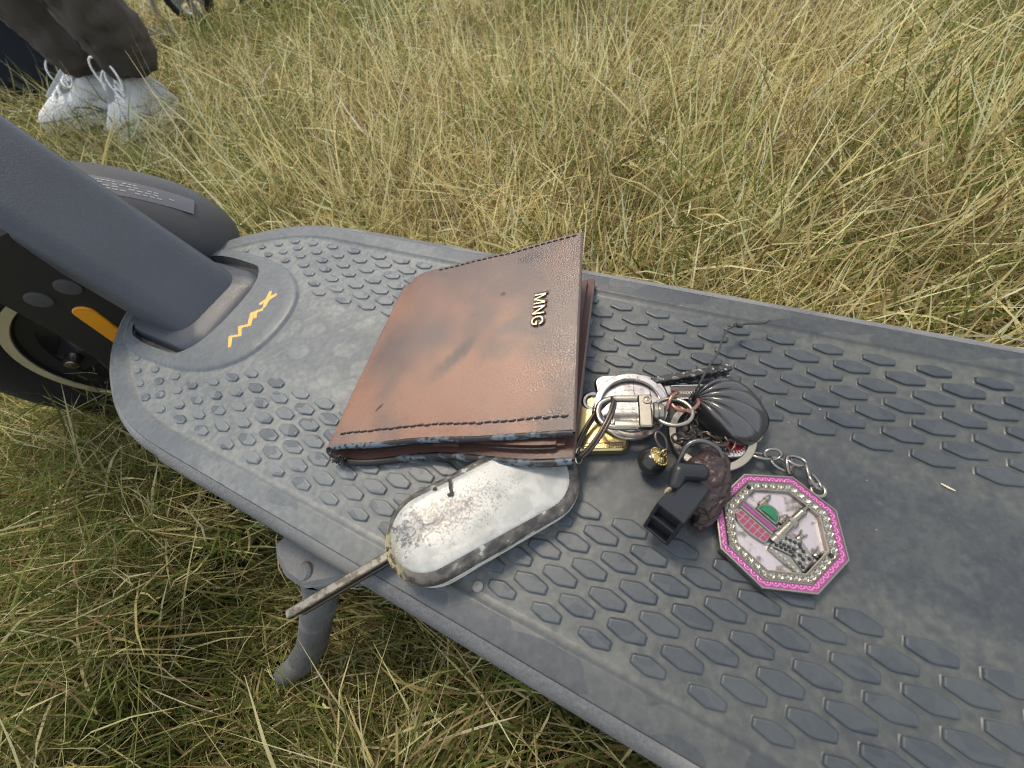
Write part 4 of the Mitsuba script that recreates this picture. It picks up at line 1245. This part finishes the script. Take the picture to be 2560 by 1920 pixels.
links = [((50.0, 69.9, 4.0), (47.2, 72.6, 4.6), (.3, .5, .8)), ((47.6, 70.6, 3.6), (45.6, 75.6, 4.2), (.7, .2, .3)), ((44.6, 76.8, 4.0), (40.6, 76.8, 4.0), (.0, .3, 1)), ((41.4, 72.6, 3.2), (40.4, 77.0, 3.6), (.6, .1, .6)), ((40.8, 73.8, 2.8), (36.0, 75.0, 3.0), (0, .1, 1)),
         ((37.0, 77.4, 3.6), (33.4, 76.0, 4.0), (.1, -.5, .8)), ((34.2, 75.4, 3.0), (29.4, 74.6, 3.2), (.1, .7, .7))]
for a, b, nn in links:
    a, b = V(*a), V(*b)
    d = b - a
    obj('chain_link', tube(ring_path((a + b) / 2, np.linalg.norm(d) / 2 + .9, unit(np.cross(d, np.cross(np.array(nn, float), d))), 28, 1.9, x=d), .58, 8, True), 'steel_dark', md, 60)

# crumbs on the deck
sp = thing('straw_bit', 'pale bit of straw lying on the bare rear of the deck', 'straw')
obj('straw_bit', tube([(84.8, 86.7, -.9), (86.6, 86.0, -.8), (88.5, 85.6, -.95)], [.25, .36, .22], 6, flat=.5), 'straw_pale', sp)
rs = random.Random(21)
cr_ = []
for k in range(60):
    x, y = rs.uniform(-320, 120), rs.uniform(0, 130)
    cr_.append(ball(V(x, y, -1.2), (rs.uniform(.2, .5), rs.uniform(.15, .3), .15), 1))
k = obj('crumb', merge(cr_), 'twig')
tag(k, 'tiny pale and dark crumbs scattered over the rubber deck', kind='stuff')

# ------------------------------------------------------------------ person, pushchair, bags behind
pe = thing('person', 'person in wide dark grey trousers and white laced trainers standing in the grass', 'person')
J = {'r0': (gp(-1290, 588, 130), 64), 'r1': (gp(-1280, 594, 165), 72), 'r2': (gp(-1270, 592, 225), 74), 'rk': (gp(-1250, 570, 460), 88), 'rh': (gp(-1330, 640, 830), 105),
     'l0': (gp(-1482, 586, 135), 60), 'l1': (gp(-1494, 592, 172), 72), 'l2': (gp(-1504, 597, 230), 80), 'lk': (gp(-1510, 560, 460), 90), 'lh': (gp(-1450, 640, 830), 105), 'w': (gp(-1390, 650, 960), 130)}
v, f = skin(J, [('r0', 'r1'), ('r1', 'r2'), ('r2', 'rk'), ('rk', 'rh'), ('l0', 'l1'), ('l1', 'l2'), ('l2', 'lk'), ('lk', 'lh'), ('rh', 'w'), ('lh', 'w'), ('rh', 'lh')], 14, 4)
t = trimesh.Trimesh(v, f, process=False)
hem_ = (v - gp(0, 64, 0)) @ UP
v = v + UP * np.maximum(0, np.where(v[:, 0] < -1385, 104, 98) + 6 * np.sin(v[:, :1] * .05)[:, 0] - hem_)[:, None]
fold = np.abs(meshkit.fbm(v * [.011, .011, .006], 3, 4) - .5) * 2
v = v + t.vertex_normals * (9 * np.abs(np.sin(6.5 * meshkit.fbm(v * [.006, .006, .012], 3, 8)[:, None] * 3.14)) - 4)
v = v + t.vertex_normals * (26 * (fold[:, None] ** .7 - .45)) * np.clip((350 - (v[:, 2:] + 145)) / 200 + .4, .4, 1)
obj('trousers', (v, f), 'trouser_cloth', pe, True, label='wide dark grey brown trousers with soft folds')


def shoe(toe, ball_, heel, ank, seed):
    d = unit((toe - heel) * [1, 1, 0])
    s = np.cross(UP, d)
    up = lambda p, h: p + UP * h
    J = {'t': (up(toe, 22), 27), 'b': (up(ball_, 34), 40), 'b2': (up(ball_, 28) + s * 10, 35), 'm': (up((ball_ + ank) / 2, 16), 37), 'a': (up(ank, 30), 36), 'h': (up(heel, 22), 34), 'hc': (up(heel, 60) + d * 6, 27)}
    v, f = skin(J, [('t', 'b'), ('t', 'b2'), ('b', 'm'), ('b2', 'm'), ('m', 'a'), ('m', 'h'), ('h', 'hc'), ('hc', 'a'), ('a', 'h')], 7, 5)
    k = obj('shoe', (v, f), 'shoe_knit', pe, True, label='white knit trainer')
    so = []
    for tt in np.linspace(0, 2 * np.pi, 60, endpoint=False):
        c = (toe + heel) / 2
        L_, W_ = np.linalg.norm(toe - heel) / 2 + 30, 43
        so.append(c + d * L_ * math.copysign(abs(math.cos(tt)) ** .8, math.cos(tt)) + s * W_ * math.copysign(abs(math.sin(tt)) ** .8, math.sin(tt)) * (1 + .08 * math.cos(tt)))
    so = np.array(so)
    so -= UP * ((so - gp(0, 64, 0)) @ UP)[:, None]
    obj('sole', loft([so * 1.0, so + UP * 24, so * .96 + so.mean(0) * .04 + UP * 30], cap1=True), 'sole_white', k, 40)
    la = []
    ent = trimesh.Trimesh(v, f, process=False)
    p0, p1 = up(ball_, 66) + d * 4, up(ank, 78) + d * 14
    for i in range(6):
        c = p0 + (p1 - p0) * i / 5
        w = 25 - i * 1.2
        for sg in (1, -1):
            nxt = p0 + (p1 - p0) * min(1, (i + .8) / 5)
            pp = np.array([c + s * sg * w - UP * 12, c + s * sg * w * .5 + UP * 2, (c + nxt) / 2 + UP * 4, nxt - s * sg * w * .5 + UP * 2, nxt - s * sg * w - UP * 12])
            la.append(tube(spline(pp, 10), 2.9, 6))
    kn_ = p1 + d * 10 + UP * 4
    rs = random.Random(seed)
    for sg, L_ in ((1, 62), (-1, 46)):
        la.append(tube(spline([kn_, kn_ + s * sg * 22 + UP * 22 + d * 10, kn_ + s * sg * L_ + UP * 2 + d * 16, kn_ + s * sg * (L_ - 14) - UP * 34 + d * 20, kn_ + s * sg * 12 - UP * 8 + d * 6], 20), 2.3, 6))
        la.append(tube(spline([kn_, kn_ + s * sg * 10 + d * 20 - UP * 8, kn_ + s * sg * 26 + d * 30 - UP * 44], 10), 2.2, 6))
    obj('lace', merge(la), 'lace_white', k, 50)
    mid_ = [p0 - UP * 3 + (p1 - p0) * q_ for q_ in (-.05, .3, .65, 1.0)]
    obj('eyestay', tube(spline(mid_, 12), 19, 10, flat=.35, up=s), 'grey_plastic', k, 50)
    obj('welt', tube(np.array([q_ for q_ in so[::2]]) + UP * 31, 3.0, 6, True), 'grey_plastic', k, 50)
    to = skin({'a': (p1 + UP * 4 - d * 6, 20), 'b': (p1 + UP * 30 - d * 22, 17)}, [('a', 'b')], 5, 4)
    obj('tongue', to, 'shoe_white', k, True)


shoe(gp(-1324, 480, 0), gp(-1324, 514, 0), gp(-1316, 600, 0), gp(-1316, 566, 0) + UP * 46, 1)
shoe(gp(-1690, 490, 0), gp(-1636, 518, 0), gp(-1470, 606, 0), gp(-1520, 580, 0) + UP * 46, 2)

bagk = thing('dark_bag', 'large black fabric bag standing in the grass behind the person', 'bag')
m = trimesh.creation.box([1, 1, 1])
for _ in range(5):
    m = m.subdivide()
q = np.array(m.vertices) * 2
q = np.sign(q) * np.abs(q) ** 1.0
q = q / np.maximum((np.abs(q) ** 7).sum(1, keepdims=True) ** (1 / 7), 1e-6) * np.abs(q).max(1, keepdims=True)
bw = gp(-2230, 735, 235) + np.stack([q[:, 0] * 340, q[:, 1] * 130, q[:, 2] * 240], 1) @ np.stack([unit(V(.95, .3, 0)), unit(V(-.3, .95, 0)), UP])
bw = bw + 40 * (meshkit.fbm(bw * .006, 3)[:, None] - .5)
obj('dark_bag', (bw, np.array(m.faces)), 'navy_cloth', bagk, True)
obj('bag_strap', tube(spline([gp(-2250, 655, 440), gp(-2230, 630, 300), gp(-2180, 625, 160), gp(-2120, 640, 30)], 24), 22, 8, flat=.25, up=V(.3, -.95, 0)), 'strap_cloth', bagk)

pc = thing('pushchair', 'pushchair with grey spoked wheel and black tyre standing far back in the grass', 'pushchair')
wc, wa = gp(-2150, 1345, 100), unit(V(.42, -.9, 0))
obj('wheel', merge([lathe([(64, -9), (66, -10), (72, -10), (73, -7), (73, 7), (72, 10), (66, 10), (64, 9), (62, 0), (64, -9)], wc, wa, 60), lathe([(0, 16), (14, 15), (17, 10), (17, -10), (0, -12)], wc, wa, 24)] +
                   [loft([wc + rot_ * r + np.array([e_ * w + wa * o, -e_ * w + wa * o, -e_ * w - wa * o, e_ * w - wa * o]) for r, w, o in ((12, 9, 7), (40, 13, 5), (66, 17, 6))])
                    for rot_, e_ in [(lambda d: (d, np.cross(wa, d)))(unit(np.cross(wa, UP)) * math.cos(a) + UP * math.sin(a)) for a in np.radians([-88, -16, 56, 128, 200])]]), 'grey_plastic', pc, 40)
obj('tyre', lathe([(72, -12), (84, -19), (96, -16), (101, 0), (96, 16), (84, 19), (72, 12)], wc, wa, 60), 'tyre_rubber', pc, 50)
obj('frame_tube', tube([gp(-2330, 1290, 60), gp(-2190, 1240, 130), gp(-2060, 1190, 215), gp(-1900, 1130, 420), gp(-1840, 1500, 900)], 13, 12), 'white_paint', pc)
obj('wheel_fork', tube([wc + wa * 22, wc + wa * 24 + UP * 110 - V(20, 0, 0), gp(-2140, 1330, 330), gp(-2100, 1480, 700)], 12, 12), 'grey_plastic', pc)
nb = thing('navy_cloth_bag', 'dark navy cloth bag edge resting on the grass beside the spoked wheel', 'bag')
q = np.array(m.vertices) * 2
q = q / np.maximum((np.abs(q) ** 5).sum(1, keepdims=True) ** .2, 1e-6) * np.abs(q).max(1, keepdims=True)
bw = gp(-1990, 1560, 120) + np.stack([q[:, 0] * 125, q[:, 1] * 80, q[:, 2] * 110], 1) @ np.stack([unit(V(.99, .1, 0)), unit(V(-.1, .99, 0)), UP])
obj('navy_cloth_bag', (bw + 22 * (meshkit.fbm(bw * .012, 3)[:, None] - .5), np.array(m.faces)), 'strap_cloth', nb, True)
stp = thing('dark_strap', 'crumpled dark cloth strap lying in the grass beside the grey trousers', 'strap')
sp_ = np.array([[gp(-2290 + 260 * a, 1195 - 80 * a + 60 * b, 26 + 16 * math.sin(9 * a + 2 * b) + 6 * math.sin(14 * b)) for b in np.linspace(-.5, .5, 9)] for a in np.linspace(0, 1, 24)])
obj('dark_strap', merge([grid(sp_), grid(sp_ - UP * 5)]), 'strap_cloth', stp, True)
tw = thing('grey_twig', 'short grey twig lying among the straw stalks at the upper right', 'twig')
obj('grey_twig', tube(spline([gp(94, 640, 34), gp(104, 612, 33), gp(112, 594, 30), gp(123, 566, 28)], 16), np.linspace(3.4, 2.4, 16), 8), 'twig', tw)

# ------------------------------------------------------------------ grass: blades as strips, colour per blade
rng = np.random.default_rng(20)
CAMX, CAMY = float(_o[0]), float(_o[1])


def blades(x, y, h, wdt, lean, az, curve, col, tip, nseg, seed, z0):
    """Curved tapering strips rooted at (x, y) on the ground; metres in the world frame."""
    r = np.random.default_rng(seed)
    n = len(x)
    s = np.linspace(0, 1, nseg + 1)
    ang = lean[:, None] + curve[:, None] * s[None] ** 1.3
    dz = np.cos(ang)
    dh = np.sin(ang)
    az_ = az[:, None] + (r.normal(0, .35, (n, 1)) * s[None])
    step = (h / nseg)[:, None]
    cum = lambda a: np.concatenate([np.zeros((n, 1)), np.cumsum((a[:, 1:] + a[:, :-1]) / 2, 1)], 1) * step
    px = x[:, None] + cum(dh * np.cos(az_))
    py = y[:, None] + cum(dh * np.sin(az_))
    pz = np.maximum(cum(dz) + z0[:, None], 0.004) - 0.006 * ((1 - np.minimum(1, s * 3))[None] * (z0[:, None] == 0))
    side = az + np.pi / 2 + r.normal(0, .8, n)
    sx, sy = np.cos(side)[:, None], np.sin(side)[:, None]
    prof = np.interp(s, [0, .25, .7, 1.0], [.7, 1.0, .75, .12])
    hw = wdt[:, None] / 2 * prof[None]
    tilt = r.normal(0, .5, (n, 1)) * hw
    L = np.stack([px - sx * hw, py - sy * hw, pz - tilt], -1)
    R = np.stack([px + sx * hw, py + sy * hw, pz + tilt], -1)
    v = np.stack([L, R], 2).reshape(n, -1, 3)
    base = (np.arange(n) * 2 * (nseg + 1))[:, None]
    q = np.concatenate([np.array([[2 * k, 2 * k + 1, 2 * k + 3], [2 * k, 2 * k + 3, 2 * k + 2]]) for k in range(nseg)])
    f = (base[:, :, None] + q[None]).reshape(-1, 3)
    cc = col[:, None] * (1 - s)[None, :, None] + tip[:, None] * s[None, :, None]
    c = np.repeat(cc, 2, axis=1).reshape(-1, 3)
    return v.reshape(-1, 3), f, c


def allowed(x, y, margin=0.0):
    X, Yd = x * 1000, y * 1000 + 70.5                      # about the scooter frame's y under the deck
    hw = np.interp(X, [-361, -344, -326, -306, -271, -250, 300, 304], [20, 42, 59, 71, 85, 90, 90, 60]) + margin
    under = (X > -361 - margin) & (X < 304 + margin) & (np.abs(Yd - 64.5) < hw)
    dw = d2w(WC)
    tyre_ = np.hypot(x - dw[0], y - dw[1]) < 0.05
    return ~(under | tyre_)


def scatter(n, r0, r1, a0, a1, power, seed):
    """Roots round the camera's foot, thinning out with distance."""
    r = np.random.default_rng(seed)
    a = np.radians(r.uniform(a0, a1, n))
    u = r.random(n)
    if abs(power - 2) < 1e-6:
        d = r0 * (r1 / r0) ** u
    else:
        e = 2 - power
        d = (r0 ** e + u * (r1 ** e - r0 ** e)) ** (1 / e)
    return CAMX + d * np.cos(a), CAMY + d * np.sin(a), d


GREEN = np.array([[.13, .175, .045], [.16, .20, .055], [.195, .22, .07], [.145, .16, .05], [.22, .235, .08]])
STRAW = np.array([[.70, .63, .34], [.60, .52, .25], [.78, .72, .44], [.50, .43, .19], [.66, .62, .33]])
BROWN = np.array([[.27, .20, .10], [.20, .145, .07], [.34, .26, .14]])


def pick(pal, n, r, var=.18):
    c = pal[r.integers(0, len(pal), n)]
    return c * np.exp(r.normal(0, var, (n, 1)))


def patch(x, y, sc, seed):
    return meshkit.fbm(np.stack([x * sc, y * sc, x * 0 + seed], -1), 3, seed)


def lawn(n, seed, r0, r1, a0, a1, kind, nseg, power=2.0):
    r = np.random.default_rng(seed + 1000)
    x, y, d = scatter(n, r0, r1, a0, a1, power, seed)
    m = allowed(x, y)
    dry = patch(x, y, 2.4, 3) * .6 + patch(x, y, 7.0, 4) * .4
    near_left = (1 / (1 + np.exp((y + 0.02) / 0.05)))             # the camera's side of the deck
    clump = patch(x, y, 16.0, 5)
    if kind == 'thatch':
        keep = np.ones(len(x), bool)
    elif kind == 'green':
        p = np.clip(.95 - 4.6 * (dry - .47) + .6 * near_left, .05, 1) * np.clip((clump - .3) * 4.0, .08, 1)
        keep = r.random(len(x)) < p
    else:
        p = np.clip(.52 + 3.8 * (dry - .47) - .2 * near_left, .12, 1) * np.clip((clump - .3) * 3.6, .10, 1)
        keep = r.random(len(x)) < p
    k0, k1 = d2w(gp(-150, -70, 0)), d2w(gp(-176, -112, 0))
    tt = np.clip(((x - k0[0]) * (k1[0] - k0[0]) + (y - k0[1]) * (k1[1] - k0[1])) / ((k1[0] - k0[0]) ** 2 + (k1[1] - k0[1]) ** 2), 0, 1)
    dk = np.hypot(x - k0[0] - tt * (k1[0] - k0[0]), y - k0[1] - tt * (k1[1] - k0[1]))
    m &= keep & (dk > .015)
    x, y, d, nl, clump, dk = x[m], y[m], d[m], near_left[m], clump[m], dk[m]
    tl = patch(x, y, 1.7, 9)
    n = len(x)
    close = ~allowed(x, y, 75.0)
    edge = ~allowed(x, y, 200.0) & (y > 0)
    fat = np.maximum(1.0, d / 1.1) ** .8
    field = (patch(x, y, 4.5, 13) - .5) * 9.0 * (1 - .75 * nl)      # neighbours lean the same way, so tufts show
    comb = np.where(nl > .5, np.radians(48), np.radians(30)) + field
    shade_ = np.exp(.9 * (patch(x, y, 9.0, 17) - .5))[:, None]
    z0 = np.zeros(n)
    if kind == 'thatch':
        h = r.uniform(.035, .13, n)
        az = np.where(r.random(n) < .45 + .3 * nl, comb + r.normal(0, .5, n) + np.where(r.random(n) < .3, np.pi, 0), r.uniform(0, 2 * np.pi, n))
        lean = r.uniform(.6, 1.6, n)
        cur = r.normal(.25, .75, n)
        w = r.uniform(.0009, .0023, n) * fat
        z0 = r.uniform(0, .05, n) * (.5 + tl) * (1 + .4 * nl)
        dryness = np.clip(.62 + 1.5 * (patch(x, y, 2.6, 3) - .45) - .36 * nl, .2, .95)
        u = r.random(n)
        c = np.where((u < dryness * .70)[:, None], pick(STRAW, n, r) * .95, np.where((u < dryness)[:, None], pick(BROWN, n, r), pick(GREEN, n, r)))
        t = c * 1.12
    elif kind == 'green':
        h = r.gamma(6, .0088, n) * (.6 + .8 * tl)
        flip = r.random(n) < .25
        az = comb + np.where(flip, np.pi, 0) + r.normal(0, .45, n)
        az = np.where(r.random(n) < .2, r.uniform(0, 2 * np.pi, n), az)
        lean = np.abs(r.normal(.35, .3, n)) + nl * .38
        cur = np.abs(r.normal(.95, .5, n)) + nl * .3
        w = r.uniform(.0013, .0032, n) * fat
        c = pick(GREEN, n, r)
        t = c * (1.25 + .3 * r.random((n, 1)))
        yl = r.random((n, 1)) < .22
        t = np.where(yl, pick(STRAW, n, r) * .8, t)
    else:
        tall_ = r.random(n) < .17 + .35 * (tl - .5)
        h = np.where(tall_, r.uniform(.11, .25, n) * (.7 + .6 * tl), r.gamma(5, .012, n)) * (1 - .3 * nl)
        az = comb + r.normal(0, .45, n)
        az = np.where(r.random(n) < .25, r.uniform(0, 2 * np.pi, n), az)
        lean = np.where(tall_, np.abs(r.normal(.42, .38, n)), r.uniform(.2, 1.45, n)) + nl * .5
        cur = np.where(tall_, np.abs(r.normal(.18, .25, n)), r.normal(.35, .6, n)) + nl * .2
        w = r.uniform(.0012, .0025, n) * fat
        c = pick(STRAW, n, r)
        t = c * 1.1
    h = np.where(edge, np.minimum(h, r.uniform(.05, .11, n)), h)
    h = np.where(close, np.minimum(h, r.uniform(.035, .075, n)), h)
    lim = r.uniform(.12, .17, n)
    h = np.where(np.hypot(x - CAMX, y - CAMY) < .5, np.minimum(h, lim), h)
    w = w * (1 - .32 * nl)
    h = h * (1 - .22 * nl)
    toes = np.minimum(np.hypot(x - d2w(gp(-1315, 455, 0))[0], y - d2w(gp(-1315, 455, 0))[1]), np.hypot(x - d2w(gp(-1640, 470, 0))[0], y - d2w(gp(-1640, 470, 0))[1]))
    h = np.where((toes < .16) & (r.random(n) < .93), np.minimum(h, .05), h)
    if kind == 'green':
        w = w * np.where(r.random(n) < .05, 2.0, 1.0)
    h = np.where(dk < .085, np.minimum(h, r.uniform(.02, .05, n)), h)
    z0 = np.where(dk < .085, 0, z0)
    c, t = c * shade_, t * shade_
    return blades(x, y, h, w, lean, az, cur, c, t, nseg, seed + 2000, z0)


def joined(parts):
    vs, fs, cs, k = [], [], [], 0
    for v, f, c in parts:
        vs.append(v)
        fs.append(f + k)
        cs.append(c)
        k += len(v)
    return (np.vstack(vs), np.vstack(fs)), np.clip(np.vstack(cs), 0, .8)


A0_, A1_ = 15, 235
mesh, c = joined([lawn(200000, 31, .10, 9.5, A0_, A1_, 'thatch', 3), lawn(25000, 37, .10, 2.5, -125, 15, 'thatch', 2), lawn(9000, 51, .02, .16, 0, 360, 'thatch', 3, 0.0)])
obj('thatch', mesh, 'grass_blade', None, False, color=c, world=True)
tag('thatch', 'matted brown and straw coloured dead grass between the living blades', kind='stuff')
mesh, c = joined([lawn(180000, 32, .10, 9.5, A0_, A1_, 'green', 4), lawn(25000, 38, .10, 2.5, -125, 15, 'green', 3), lawn(7000, 52, .02, .16, 0, 360, 'green', 4, 0.0)])
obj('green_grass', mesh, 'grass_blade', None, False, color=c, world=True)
tag('green_grass', 'green uncut grass blades all round the scooter', kind='stuff')
mesh, c = joined([lawn(80000, 33, .10, 9.5, A0_, A1_, 'straw', 4), lawn(20000, 39, .10, 2.5, -125, 15, 'straw', 3)])
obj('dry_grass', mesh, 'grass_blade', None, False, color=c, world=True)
tag('dry_grass', 'pale straw coloured dry grass stalks mixed into the green', kind='stuff')
